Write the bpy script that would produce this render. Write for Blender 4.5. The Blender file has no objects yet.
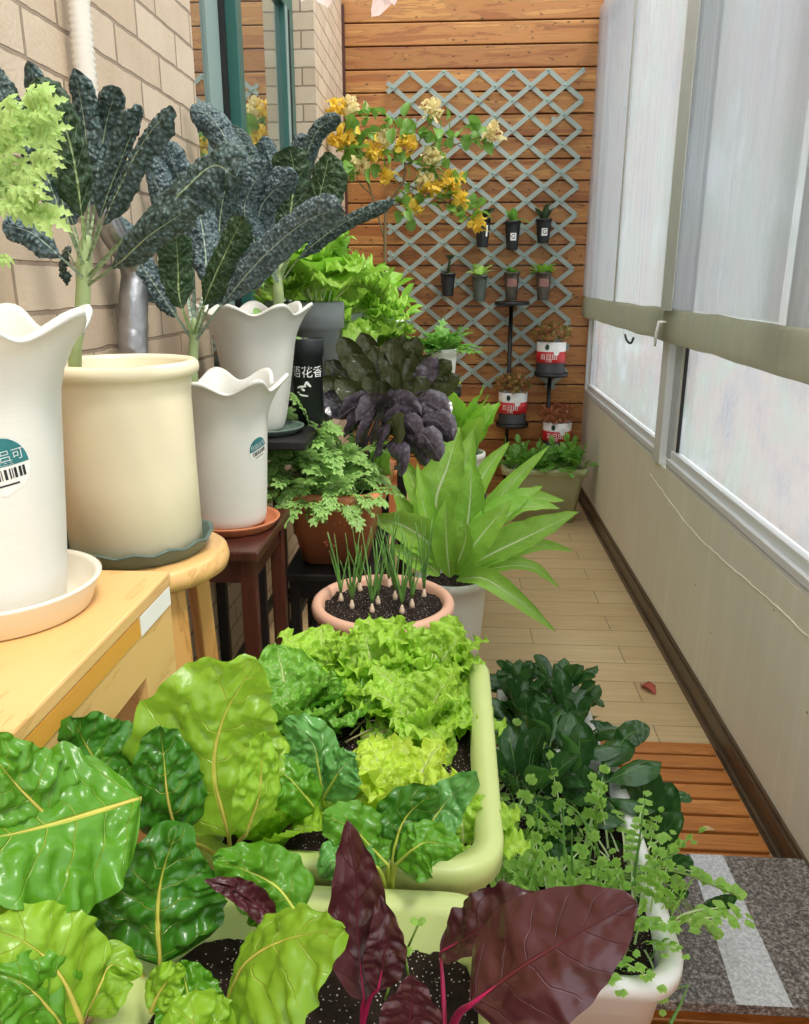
import bpy, math, random
from mathutils import Vector, Matrix, noise

# ------------------------------------------------------------------ camera, world, light, exposure
scene = bpy.context.scene
COL = scene.collection
CAM_H, FPX = 1.3, 790.0
PITCH = math.atan(.295); YAW = math.atan(.0652 * math.cos(PITCH))
cam_data = bpy.data.cameras.new('camera'); cam = bpy.data.objects.new('camera', cam_data); COL.objects.link(cam)
cam.location = (0, 0, CAM_H); cam.rotation_euler = (math.pi / 2 - PITCH, 0, YAW)
cam_data.sensor_fit = 'VERTICAL'; cam_data.sensor_height = 24; cam_data.lens = FPX / 1024 * 24
cam_data.clip_start = .02
scene.camera = cam
world = bpy.data.worlds.new('overcast_sky'); scene.world = world; world.use_nodes = True
bg = world.node_tree.nodes['Background']; bg.inputs[0].default_value = (.93, .97, 1, 1); bg.inputs[1].default_value = 1.85
sun_d = bpy.data.lights.new('sun', 'SUN'); sun = bpy.data.objects.new('sun', sun_d); COL.objects.link(sun)
sun_d.energy = 2.5; sun_d.angle = math.radians(12); sun_d.color = (1, .95, .86)
sun.rotation_euler = Vector((-.32, .28, -.90)).to_track_quat('-Z', 'Y').to_euler()
scene.view_settings.view_transform = 'Standard'; scene.view_settings.look = 'None'
scene.view_settings.exposure = 0.16; scene.view_settings.gamma = 1; scene.view_settings.use_curve_mapping = False
try:
    scene.cycles.max_bounces = 8; scene.cycles.transparent_max_bounces = 12; scene.cycles.use_denoising = True
    scene.cycles.sample_clamp_indirect = 6; scene.cycles.caustics_reflective = False; scene.cycles.caustics_refractive = False
except Exception:
    pass

CF = Vector((-math.sin(YAW) * math.cos(PITCH), math.cos(YAW) * math.cos(PITCH), -math.sin(PITCH)))
CR = Vector((math.cos(YAW), math.sin(YAW), 0)); CU = CR.cross(CF)
CAM = Vector((0, 0, CAM_H))
def at(px, py, Y):
    """the point on the photograph's sight line through (px, py) at depth Y metres down the corridor"""
    r = CF + CR * ((px - 404.5) / FPX) + CU * ((512 - py) / FPX)
    return CAM + r * (Y / r.y)
def depth(p): return (p - CAM).dot(CF)

# ------------------------------------------------------------------ helpers
R = random.Random(7)
def lin(h):
    h = h.lstrip('#'); c = [int(h[i:i + 2], 16) / 255 for i in (0, 2, 4)]
    return tuple((x / 12.92 if x <= .04045 else ((x + .055) / 1.055) ** 2.4) for x in c) + (1,)

def tag(o, label, cat, group=None, kind=None):
    o['label'] = label; o['category'] = cat
    if group: o['group'] = group
    if kind: o['kind'] = kind
    return o
def empty(name, loc, label, cat, group=None):
    o = bpy.data.objects.new(name, None); COL.objects.link(o); o.location = loc; o.empty_display_size = .05
    return tag(o, label, cat, group)
def origin_of(o):
    p = Vector((0, 0, 0))
    while o is not None:
        p += Vector(o.location); o = o.parent
    return p
def mk_mesh(name, vs, fs, mat=None, uvs=None, smooth=True, mats=None, mi=None):
    me = bpy.data.meshes.new(name); me.from_pydata([tuple(v) for v in vs], [], fs); me.update()
    if uvs:
        l = me.uv_layers.new(name='UVMap')
        buf = [0.0] * (2 * len(me.loops))
        for i, lp in enumerate(me.loops):
            buf[2 * i], buf[2 * i + 1] = uvs[lp.vertex_index]
        l.data.foreach_set('uv', buf)
    if smooth: me.polygons.foreach_set('use_smooth', [True] * len(me.polygons))
    if mat: me.materials.append(mat)
    return me
def obj(name, geo, mat, parent=None, smooth=True, world_coords=True):
    """geo = (verts, faces[, uvs]) in world coordinates; linked as one mesh object"""
    vs, fs = geo[0], geo[1]; uvs = geo[2] if len(geo) > 2 else None
    if parent is not None and world_coords:
        o0 = origin_of(parent); vs = [Vector(v) - o0 for v in vs]
    me = mk_mesh(name, vs, fs, mat, uvs, smooth)
    o = bpy.data.objects.new(name, me); COL.objects.link(o)
    if parent is not None: o.parent = parent
    return o
def struct(name, geo, mat, smooth=False, parent=None):
    o = obj(name, geo, mat, parent, smooth)
    if parent is None: o['kind'] = 'structure'
    return o
def inst(name, me, parent, loc, rot):
    """another object on a shared mesh; loc in world coordinates, rot a 3x3 or 4x4 matrix"""
    o = bpy.data.objects.new(name, me); COL.objects.link(o)
    o.parent = parent
    o.matrix_local = Matrix.Translation(Vector(loc) - origin_of(parent)) @ rot.to_4x4()
    return o
def join(*gs):
    vs, fs, uv = [], [], []
    has = all(len(g) > 2 for g in gs)
    for g in gs:
        b = len(vs); vs += list(g[0]); fs += [tuple(b + i for i in f) for f in g[1]]
        if has: uv += list(g[2])
    return (vs, fs, uv) if has else (vs, fs)
def bevel_obj(o, w=.003, seg=2):
    m = o.modifiers.new('bevel', 'BEVEL'); m.width = w; m.segments = seg; m.limit_method = 'ANGLE'; m.angle_limit = math.radians(40)
    return o

def box(x0, y0, z0, x1, y1, z1):
    vs = [(x0, y0, z0), (x1, y0, z0), (x1, y1, z0), (x0, y1, z0), (x0, y0, z1), (x1, y0, z1), (x1, y1, z1), (x0, y1, z1)]
    return [Vector(v) for v in vs], [(0, 3, 2, 1), (4, 5, 6, 7), (0, 1, 5, 4), (1, 2, 6, 5), (2, 3, 7, 6), (3, 0, 4, 7)]
def hexa(b, t):
    """solid between two quads (four points each, same winding seen from above)"""
    return [Vector(v) for v in list(b) + list(t)], [(3, 2, 1, 0), (4, 5, 6, 7), (0, 1, 5, 4), (1, 2, 6, 5), (2, 3, 7, 6), (3, 0, 4, 7)]
def bar(a, b, w, d, up=Vector((0, 0, 1))):
    a, b = Vector(a), Vector(b); t = (b - a).normalized(); s = t.cross(up)
    if s.length < 1e-4: s = t.cross(Vector((0, 1, 0)))
    s.normalize(); n = s.cross(t)
    q = lambda p: [p + s * (w / 2) * i + n * (d / 2) * j for i, j in ((-1, -1), (1, -1), (1, 1), (-1, 1))]
    return hexa(q(a), q(b))
def tube(pts, rad, n=8, cap=True):
    pts = [Vector(p) for p in pts]; k = len(pts)
    if not hasattr(rad, '__len__'): rad = [rad] * k
    vs, fs = [], []; s0 = None
    for i, p in enumerate(pts):
        t = (pts[min(i + 1, k - 1)] - pts[max(i - 1, 0)]).normalized()
        if s0 is None:
            s0 = t.cross(Vector((0, 0, 1)))
            if s0.length < .1: s0 = t.cross(Vector((1, 0, 0)))
        s = (s0 - t * s0.dot(t)).normalized(); b = t.cross(s); s0 = s
        for j in range(n):
            a = 2 * math.pi * j / n
            vs.append(p + (s * math.cos(a) + b * math.sin(a)) * rad[i])
    for i in range(k - 1):
        for j in range(n):
            fs.append((i * n + j, i * n + (j + 1) % n, (i + 1) * n + (j + 1) % n, (i + 1) * n + j))
    if cap:
        fs.append(tuple(range(n - 1, -1, -1))); fs.append(tuple((k - 1) * n + j for j in range(n)))
    return vs, fs
def spline(pts, n):
    """Catmull-Rom through pts, n+1 samples"""
    pts = [Vector(p) for p in pts]
    if len(pts) == 2: return [pts[0].lerp(pts[1], i / n) for i in range(n + 1)]
    P = [pts[0] * 2 - pts[1]] + pts + [pts[-1] * 2 - pts[-2]]; m = len(pts) - 1; out = []
    for i in range(n + 1):
        u = i / n * m; k = min(int(u), m - 1); t = u - k
        a, b, c, d = P[k:k + 4]
        out.append(.5 * ((2 * b) + (c - a) * t + (2 * a - 5 * b + 4 * c - d) * t * t + (3 * b - a - 3 * c + d) * t ** 3))
    return out
def lathe(c, prof, n=48, wave=None, squash=1.0):
    """prof: (r, z) list from outside bottom round the rim to inside bottom; wave(a, r, z) -> (r, z)"""
    vs, fs = [], []; c = Vector(c)
    for r, z in prof:
        for j in range(n):
            a = 2 * math.pi * j / n
            rr, zz = wave(a, r, z) if wave else (r, z)
            vs.append(c + Vector((rr * math.cos(a), rr * squash * math.sin(a), zz)))
    for i in range(len(prof) - 1):
        for j in range(n):
            fs.append((i * n + j, i * n + (j + 1) % n, (i + 1) * n + (j + 1) % n, (i + 1) * n + j))
    fs.append(tuple(range(n - 1, -1, -1))); fs.append(tuple((len(prof) - 1) * n + j for j in range(n)))
    return vs, fs
def rrect(hw, hl, r, n=6):
    out = []
    for cx, cy, a0 in ((hw - r, hl - r, 0), (-hw + r, hl - r, 90), (-hw + r, -hl + r, 180), (hw - r, -hl + r, 270)):
        for i in range(n + 1):
            a = math.radians(a0 + 90 * i / n); out.append((cx + r * math.cos(a), cy + r * math.sin(a)))
    return out
def tub(c, prof, rot=0, n=7):
    """rounded rectangular planter: prof = (half width, half length, corner radius, z)"""
    vs, fs = [], []; c = Vector(c); ca, sa = math.cos(rot), math.sin(rot); m = 0
    for hw, hl, r, z in prof:
        ring = rrect(hw, hl, r, n); m = len(ring)
        vs += [c + Vector((x * ca - y * sa, x * sa + y * ca, z)) for x, y in ring]
    for i in range(len(prof) - 1):
        for j in range(m):
            fs.append((i * m + j, i * m + (j + 1) % m, (i + 1) * m + (j + 1) % m, (i + 1) * m + j))
    fs.append(tuple(range(m - 1, -1, -1))); fs.append(tuple((len(prof) - 1) * m + j for j in range(m)))
    return vs, fs
def tub_prof(w, l, h, taper=.88, t=.012, lip=.018, liph=.03, r=.05):
    W, L = w / 2, l / 2; a, b = W - lip, L - lip
    return [(a * taper, b * taper, r * .8, 0), (a * .98, b * .98, r, h - liph - .004), (a, b, r, h - liph), (W, L, r + lip, h - liph + .003), (W, L, r + lip, h - .006),
            (W - .005, L - .005, r + lip - .004, h), (W - t - lip * .3, L - t - lip * .3, r, h), (a - t, b - t, r - .004, h - .008), (a - t - .004, b - t - .004, r - .006, h - .12 if h > .14 else h * .3)]
def soil_disc(c, hw, hl=None, r=None, n=26, amp=.006, rot=0):
    hl = hl or hw; vs, fs = [], []; c = Vector(c); ca, sa = math.cos(rot), math.sin(rot)
    for i in range(n + 1):
        for j in range(n + 1):
            x, y = -1 + 2 * i / n, -1 + 2 * j / n
            if r is None:                       # round
                X, Y = x * math.sqrt(1 - y * y / 2) * hw, y * math.sqrt(1 - x * x / 2) * hl
            else:
                e = .12; X, Y = x * (1 - e * y ** 6) * hw, y * (1 - e * x ** 6) * hl
            p = Vector((X * ca - Y * sa, X * sa + Y * ca, 0))
            z = amp * noise.noise((p + c) * 45) + amp * .8 * noise.noise((p + c) * 120)
            vs.append(c + p + Vector((0, 0, z)))
    for i in range(n):
        for j in range(n):
            a = i * (n + 1) + j; fs.append((a, a + n + 1, a + n + 2, a + 1))
    return vs, fs

# ------------------------------------------------------------------ leaves
def prof_oval(t): return max(0, math.sin(math.pi * t ** .8)) ** .72
def prof_broad(t): return min(1, (t / .1 + .12) ** .7) * max(0, math.sin(math.pi * t ** .62)) ** .6
def prof_strap(t): return min(1, (t / .2 + .08) ** .8) * max(0, min(1, (1 - t) / .16)) ** .55
def prof_lance(t): return max(0, math.sin(math.pi * t ** .85)) ** .85
def prof_spoon(t): return max(0, math.sin(math.pi * t ** 1.1)) ** .5
def prof_blade(t): return (1 - t) ** .5 * .8 + .2 * (1 - t)
PROF = dict(oval=prof_oval, broad=prof_broad, strap=prof_strap, lance=prof_lance, spoon=prof_spoon, blade=prof_blade)
def leaf_geo(pts, width, N, shape='oval', nu=8, nv=14, curl=.5, ruffle=0, rf=4, crinkle=0, cf=40, pet=0, pw=.12, seed=0, asym=0, jag=0, dent=0, keep_x=None, puff=0, pf=60):
    """a leaf blade along the midrib pts; curl > 0 lifts the edges towards N; pet = share of the length that is a bare stalk"""
    mid = spline(pts, nv); f = PROF[shape]; vs, fs, uv = [], [], []; N = Vector(N); rr = random.Random(seed)
    ph, ph2, ph3 = rr.random() * 6.3, rr.random() * 6.3, rr.random() * 6.3
    so = Vector((rr.random() * 50, rr.random() * 50, rr.random() * 50))
    for i, M in enumerate(mid):
        t = i / nv
        T = (mid[min(i + 1, nv)] - mid[max(i - 1, 0)]).normalized()
        S = T.cross(N)
        if S.length < 1e-4: S = T.cross(Vector((.3, .2, .9)))
        S.normalize(); n = S.cross(T)
        if t < pet: w, cu, blade, b = width * pw / 2 * (1.3 - .6 * t / max(pet, .01)), 2.0, 0, 0
        else:
            b = (t - pet) / (1 - pet); w, cu, blade = width / 2 * max(f(b), pw * .7 * (1 - b) if pet else 0), curl, 1
        for j in range(nu + 1):
            u = -1 + 2 * j / nu; au = abs(u)
            ww = w * (1 + (asym * u if blade else 0))
            if jag and blade: ww *= 1 - jag * au * (.5 + .5 * math.sin(b * rf * 6.283 * 1.7 + ph3))
            a = u * cu
            x = math.sin(a) / cu * ww if abs(cu) > .01 else u * ww
            z = (1 - math.cos(a)) / cu * ww if abs(cu) > .01 else 0
            if blade:
                if ruffle:
                    sgn = ph if u < 0 else ph2
                    z += ruffle * width * au ** 1.8 * (math.sin(b * rf * 6.283 + sgn) + .5 * math.sin(b * rf * 2.3 * 6.283 + ph3 + u)) * min(1, b * 5)
                    x += ruffle * width * .35 * au ** 2 * math.cos(b * rf * 1.6 * 6.283 + sgn) * (1 if u > 0 else -1)
                if crinkle:
                    q = Vector((x, t * (mid[-1] - mid[0]).length, 0)) * cf / 1 + so
                    z += crinkle * width * noise.noise(q) * min(1, au * 4 + .1) * min(1, b * 4)
                if puff:
                    q = Vector((x * 1.15, t * (mid[-1] - mid[0]).length, .3)) * pf + so
                    z += puff * (abs(noise.noise(q)) * 1.6 + .6 * abs(noise.noise(q * 2.1)) - .5) * min(1, au * 7 + .05) * min(1, b * 6) * (1 - .5 * au ** 3)
                if dent: z += dent * width * math.cos(b * 11 * 2 - au * 5) * min(1, au * 3) * (1 - au * .3)
            p = M + S * x + n * z
            if keep_x is not None and p.x < keep_x: p.x = keep_x + .002 * noise.noise(p * 60)
            vs.append(p); uv.append((.5 + .5 * u if blade else .5, t))
    for i in range(nv):
        for j in range(nu):
            a = i * (nu + 1) + j; fs.append((a, a + 1, a + nu + 2, a + nu + 1))
    return vs, fs, uv
def facing(pts, up=.35, roll=0):
    a, b = Vector(pts[0]), Vector(pts[-1]); t = (b - a).normalized(); m = Vector(pts[len(pts) // 2])
    n = (CAM - m).normalized() + Vector((0, 0, up)); n = (n - t * n.dot(t)).normalized()
    return Matrix.Rotation(math.radians(roll), 3, t) @ n if roll else n
def pleaf(parent, mat, pix, wpx, roll=0, up=.35, name='leaf', keep_x=-.63, **kw):
    """a leaf whose midrib passes through (px, py, Y) points; wpx its width in the photograph"""
    pts = [at(*p) for p in pix]; d = depth(pts[len(pts) // 2])
    kw.setdefault('seed', len(bpy.data.objects))
    return obj(name, leaf_geo(pts, wpx * d / FPX, facing(pts, up, roll), keep_x=keep_x, **kw), mat, parent)
def arc(L, tilt, bend, n=4):
    """midrib in the local YZ plane: starts tilted `tilt` degrees off vertical and bends outwards by `bend` degrees"""
    p = Vector((0, 0, 0)); out = [p.copy()]
    for i in range(n):
        a = math.radians(tilt + bend * (i + .5) / n); p = p + Vector((0, math.sin(a), math.cos(a))) * (L / n); out.append(p.copy())
    return out
def leaf_variant(name, mat, L, width, tilt, bend, **kw):
    pts = arc(L, tilt, bend); return mk_mesh(name, *leaf_geo(pts, width, Vector((0, -.6, 1)), **kw)[:2], mat, leaf_geo(pts, width, Vector((0, -.6, 1)), **kw)[2])
def pinnate_geo(L, tilt, bend, pairs=4, lw=.4, lobed=True, seed=0, shape='oval', start=.3, roundness=1.0):
    """a divided leaf: rachis with pairs of small lobed leaflets"""
    rr = random.Random(seed); pts = spline(arc(L, tilt, bend), 12); gs = []
    rach = leaf_geo(pts, L * .05, Vector((0, -.6, 1)), 'blade', nu=2, nv=8, curl=.8); gs.append((rach[0], rach[1], [(.5, v) for _, v in rach[2]]))
    for k in range(pairs + 1):
        t = start + (1 - start) * k / pairs; i = min(11, int(t * 12)); P = pts[i].lerp(pts[i + 1], t * 12 - i); T = (pts[i + 1] - pts[i]).normalized()
        n = T.cross(Vector((1, 0, 0))) * -1
        if n.z < 0 and tilt < 60: n = -n
        for sd in ((-1, 1) if k < pairs else (0,)):
            ll = L * lw * (1.0 - .35 * abs(t - .6)) * rr.uniform(.8, 1.15) * (1.1 if sd == 0 else 1)
            d = (T * (.75 if sd else 1) + Vector((sd * .8, 0, 0)) + n * rr.uniform(-.2, .25)).normalized()
            if lobed:
                for m, (da, dl) in enumerate(((0, 1), (.65, .72), (-.65, .72))):
                    s = d.cross(n).normalized(); e = (d * math.cos(da) + s * math.sin(da)).normalized()
                    q = P + d * ll * (.0 if m == 0 else .18)
                    g = leaf_geo([q, q + e * ll * dl * .55 + n * ll * .05, q + e * ll * dl + n * ll * rr.uniform(-.15, .05)], ll * .42 * roundness, n, shape, nu=2, nv=5, curl=.5, jag=.25 if roundness <= 1 else .12, rf=2, seed=rr.random())
                    gs.append(g)
            else:
                gs.append(leaf_geo([P, P + d * ll * .5 + n * ll * .06, P + d * ll], ll * .6 * roundness, n, shape, nu=2, nv=5, curl=.4, seed=rr.random()))
    return join(*gs)
def rosette(parent, variants, c, n, rise=(0, 1), spread=.01, rnd=None, scale=(.8, 1.1), name='leaf', tiltj=10, arc_from=0, arc_to=360, squash=None):
    """n leaves round c, each an object of its own on one of the shared variant meshes"""
    rnd = rnd or R; c = Vector(c); ga = 137.5
    for i in range(n):
        me = variants[min(len(variants) - 1, int(i / n * len(variants)))] if rise == 'order' else rnd.choice(variants)
        a = math.radians(arc_from + ((i * ga + rnd.uniform(-15, 15)) % 360) * (arc_to - arc_from) / 360)
        s = rnd.uniform(*scale)
        rot = Matrix.Rotation(a, 3, 'Z') @ Matrix.Rotation(math.radians(rnd.uniform(-tiltj, tiltj)), 3, 'X') @ Matrix.Rotation(math.radians(rnd.uniform(-tiltj, tiltj)), 3, 'Y')
        rot = rot @ Matrix.Diagonal((s, s, s))
        off = Matrix.Rotation(a, 3, 'Z') @ Vector((0, rnd.uniform(.2, 1) * spread, 0))
        inst(name, me, parent, c + off, rot)
def leaf_cloud(parent, name, mat, variants, spots, rnd=None):
    """many small leaves as one foliage mesh; spots = (point, rotation matrix, variant index)"""
    gs = []
    for p, m, k in spots:
        g = variants[k]; gs.append(([Vector(p) + m @ Vector(v) for v in g[0]], g[1], g[2]))
    return obj(name, join(*gs), mat, parent)

# ------------------------------------------------------------------ materials
def mat_new(name):
    m = bpy.data.materials.new(name); m.use_nodes = True; nt = m.node_tree
    return m, nt, nt.nodes['Principled BSDF'], nt.nodes['Material Output']
def nd(nt, t, **kw):
    n = nt.nodes.new(t)
    for k, v in kw.items():
        if k in ('operation', 'blend_type', 'data_type', 'feature', 'wave_type', 'bands_direction', 'noise_dimensions', 'vector_type', 'distance', 'use_clamp', 'clamp', 'interpolation_type', 'profile', 'rings_direction', 'wave_profile'): setattr(n, k, v)
        else: n.inputs[k.replace('_', ' ')].default_value = v
    return n
def L(nt, a, b): nt.links.new(a, b)
def mathn(nt, op, a, b=None, c=None, clamp=False):
    n = nt.nodes.new('ShaderNodeMath'); n.operation = op; n.use_clamp = clamp
    for i, v in enumerate((a, b, c)):
        if v is None: continue
        if isinstance(v, (int, float)): n.inputs[i].default_value = v
        else: L(nt, v, n.inputs[i])
    return n.outputs[0]
def mix(nt, fac, a, b, bt='MIX'):
    n = nt.nodes.new('ShaderNodeMix'); n.data_type = 'RGBA'; n.blend_type = bt
    for i, v in ((0, fac), (6, a), (7, b)):
        if isinstance(v, (int, float)): n.inputs[i].default_value = v
        elif isinstance(v, tuple): n.inputs[i].default_value = v
        else: L(nt, v, n.inputs[i])
    return n.outputs[2]
def ramp(nt, fac, stops):
    n = nt.nodes.new('ShaderNodeValToRGB'); L(nt, fac, n.inputs[0]); e = n.color_ramp.elements
    while len(e) < len(stops): e.new(.5)
    for k, (p, c) in zip(e, stops): k.position = p; k.color = c
    return n.outputs[0]
def coords(nt, kind='Object', scale=(1, 1, 1), rot=(0, 0, 0)):
    tc = nt.nodes.new('ShaderNodeTexCoord'); mp = nt.nodes.new('ShaderNodeMapping'); L(nt, tc.outputs[kind], mp.inputs[0])
    mp.inputs['Scale'].default_value = scale; mp.inputs['Rotation'].default_value = rot
    return mp.outputs[0]
def bump(nt, h, strength=.3, dist=.01):
    b = nt.nodes.new('ShaderNodeBump'); b.inputs['Strength'].default_value = strength; b.inputs['Distance'].default_value = dist; L(nt, h, b.inputs['Height'])
    return b.outputs[0]
def plain(name, col, rough=.5, var=.08, vs=12, metal=0, bumpy=0, bs=60, spec=.5, speck=None):
    m, nt, P, out = mat_new(name); c = lin(col) if isinstance(col, str) else col
    v = coords(nt); n = nd(nt, 'ShaderNodeTexNoise', Scale=vs, Detail=4.0); L(nt, v, n.inputs['Vector'])
    dark = tuple(x * (1 - var * 2) for x in c[:3]) + (1,); lite = tuple(min(1, x * (1 + var)) for x in c[:3]) + (1,)
    col = mix(nt, n.outputs['Fac'], dark, lite)
    if speck:
        w = nd(nt, 'ShaderNodeTexVoronoi', Scale=speck[1]); L(nt, v, w.inputs['Vector'])
        col = mix(nt, mathn(nt, 'LESS_THAN', w.outputs['Distance'], speck[2]), col, lin(speck[0]))
    L(nt, col, P.inputs['Base Color']); P.inputs['Roughness'].default_value = rough; P.inputs['Metallic'].default_value = metal
    P.inputs['Specular IOR Level'].default_value = spec
    if bumpy:
        b = nd(nt, 'ShaderNodeTexNoise', Scale=bs, Detail=3.0); L(nt, v, b.inputs['Vector']); L(nt, bump(nt, b.outputs['Fac'], bumpy, .004), P.inputs['Normal'])
    return m
def leaf_mat(name, col, vein, back=None, rough=.42, trans=.25, nveins=9, veinw=.16, midw=.10, blister=0, bsc=160, var=.25, veinstr=.6, sheen=None, spec=.5, slant=.55, bdist=.004):
    m, nt, P, out = mat_new(name); c = lin(col); ve = lin(vein); bk = lin(back) if back else tuple(min(1, x * 1.25 + .01) for x in c[:3]) + (1,)
    uvn = nt.nodes.new('ShaderNodeUVMap'); sx = nt.nodes.new('ShaderNodeSeparateXYZ'); L(nt, uvn.outputs[0], sx.inputs[0])
    au = mathn(nt, 'ABSOLUTE', mathn(nt, 'MULTIPLY_ADD', sx.outputs[0], 2.0, -1.0)); v = sx.outputs[1]
    mw = mathn(nt, 'MULTIPLY_ADD', v, -midw * .75, midw)
    midm = mathn(nt, 'SMOOTH_MIN', mathn(nt, 'DIVIDE', mathn(nt, 'SUBTRACT', mw, au), midw * .4, clamp=True), 1.0, .1)
    co = coords(nt)
    nz = nd(nt, 'ShaderNodeTexNoise', Scale=28.0, Detail=3.0); L(nt, co, nz.inputs['Vector'])
    ph = mathn(nt, 'ADD', mathn(nt, 'MULTIPLY', mathn(nt, 'SUBTRACT', v, mathn(nt, 'MULTIPLY', au, slant * .35)), float(nveins)), mathn(nt, 'MULTIPLY', nz.outputs['Fac'], .5))
    fr = mathn(nt, 'ABSOLUTE', mathn(nt, 'SUBTRACT', mathn(nt, 'FRACT', ph), .5))
    sv = mathn(nt, 'DIVIDE', mathn(nt, 'SUBTRACT', veinw * .5, fr), veinw * .5, clamp=True)
    sv = mathn(nt, 'MULTIPLY', sv, mathn(nt, 'SUBTRACT', 1.05, au, clamp=True))
    veins = mathn(nt, 'MAXIMUM', midm, mathn(nt, 'MULTIPLY', sv, veinstr))
    rnd = nt.nodes.new('ShaderNodeObjectInfo').outputs['Random']
    d = tuple(x * (1 - var) for x in c[:3]) + (1,); l = tuple(min(1, x * (1 + var)) for x in c[:3]) + (1,)
    base = mix(nt, mathn(nt, 'ADD', mathn(nt, 'MULTIPLY', nz.outputs['Fac'], .6), mathn(nt, 'MULTIPLY', rnd, .4)), d, l)
    geo = nt.nodes.new('ShaderNodeNewGeometry')
    base = mix(nt, geo.outputs['Backfacing'], base, bk)
    h = veins; hs = None
    if blister:
        w = nd(nt, 'ShaderNodeTexVoronoi', feature='SMOOTH_F1', Scale=bsc, Smoothness=.4); L(nt, co, w.inputs['Vector'])
        hs = mathn(nt, 'SUBTRACT', 1.0, w.outputs['Distance'])
        if sheen: base = mix(nt, mathn(nt, 'MULTIPLY', mathn(nt, 'POWER', hs, 2.2), .8), base, lin(sheen))
    colr = mix(nt, veins, base, ve)
    L(nt, colr, P.inputs['Base Color']); P.inputs['Roughness'].default_value = rough; P.inputs['Specular IOR Level'].default_value = spec
    hh = mathn(nt, 'MULTIPLY', veins, -.6)
    if hs is not None: hh = mathn(nt, 'ADD', hh, mathn(nt, 'MULTIPLY', hs, blister))
    hh = mathn(nt, 'ADD', hh, mathn(nt, 'MULTIPLY', nz.outputs['Fac'], .5))
    nrm = bump(nt, hh, .6, bdist); L(nt, nrm, P.inputs['Normal'])
    if trans:
        tr = nt.nodes.new('ShaderNodeBsdfTranslucent'); L(nt, mix(nt, .5, colr, tuple(min(1, x * 1.7 + .02) for x in c[:3]) + (1,)), tr.inputs['Color'])
        ms = nt.nodes.new('ShaderNodeMixShader'); ms.inputs[0].default_value = trans
        L(nt, P.outputs[0], ms.inputs[1]); L(nt, tr.outputs[0], ms.inputs[2]); L(nt, ms.outputs[0], out.inputs[0])
    return m

M = {}
# brick (row along local Y or X, courses along Z)
def brick_mat(name, axis):
    m, nt, P, out = mat_new(name); tc = nt.nodes.new('ShaderNodeTexCoord'); s = nt.nodes.new('ShaderNodeSeparateXYZ'); L(nt, tc.outputs['Object'], s.inputs[0])
    wob = nd(nt, 'ShaderNodeTexNoise', Scale=22.0, Detail=3.0); L(nt, tc.outputs['Object'], wob.inputs['Vector'])
    cb = nt.nodes.new('ShaderNodeCombineXYZ'); L(nt, s.outputs[1 if axis == 'y' else 0], cb.inputs[0]); L(nt, mathn(nt, 'ADD', s.outputs[2], mathn(nt, 'MULTIPLY_ADD', wob.outputs['Fac'], .008, -.004)), cb.inputs[1])
    b = nt.nodes.new('ShaderNodeTexBrick'); L(nt, cb.outputs[0], b.inputs['Vector'])
    for k, v in (('Scale', 1.0), ('Brick Width', .235), ('Row Height', .0735), ('Mortar Size', .0042), ('Mortar Smooth', .35), ('Bias', -.2)): b.inputs[k].default_value = v
    b.inputs['Color1'].default_value = lin('#d6c1a8'); b.inputs['Color2'].default_value = lin('#c2a88c'); b.inputs['Mortar'].default_value = lin('#7a6450')
    n = nd(nt, 'ShaderNodeTexNoise', Scale=9.0, Detail=6.0, Roughness=.65); L(nt, tc.outputs['Object'], n.inputs['Vector'])
    c = mix(nt, .35, b.outputs['Color'], mix(nt, n.outputs['Fac'], lin('#937a60'), lin('#ecdcc6')))
    L(nt, c, P.inputs['Base Color']); P.inputs['Roughness'].default_value = .85
    n2 = nd(nt, 'ShaderNodeTexNoise', Scale=140.0, Detail=3.0); L(nt, tc.outputs['Object'], n2.inputs['Vector'])
    h = mathn(nt, 'ADD', mathn(nt, 'MULTIPLY', b.outputs['Fac'], -1.0), mathn(nt, 'MULTIPLY', n2.outputs['Fac'], .25))
    L(nt, bump(nt, h, .8, .006), P.inputs['Normal'])
    return m
M['brick_y'] = brick_mat('beige_brick_side', 'y'); M['brick_x'] = brick_mat('beige_brick_end', 'x')
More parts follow.
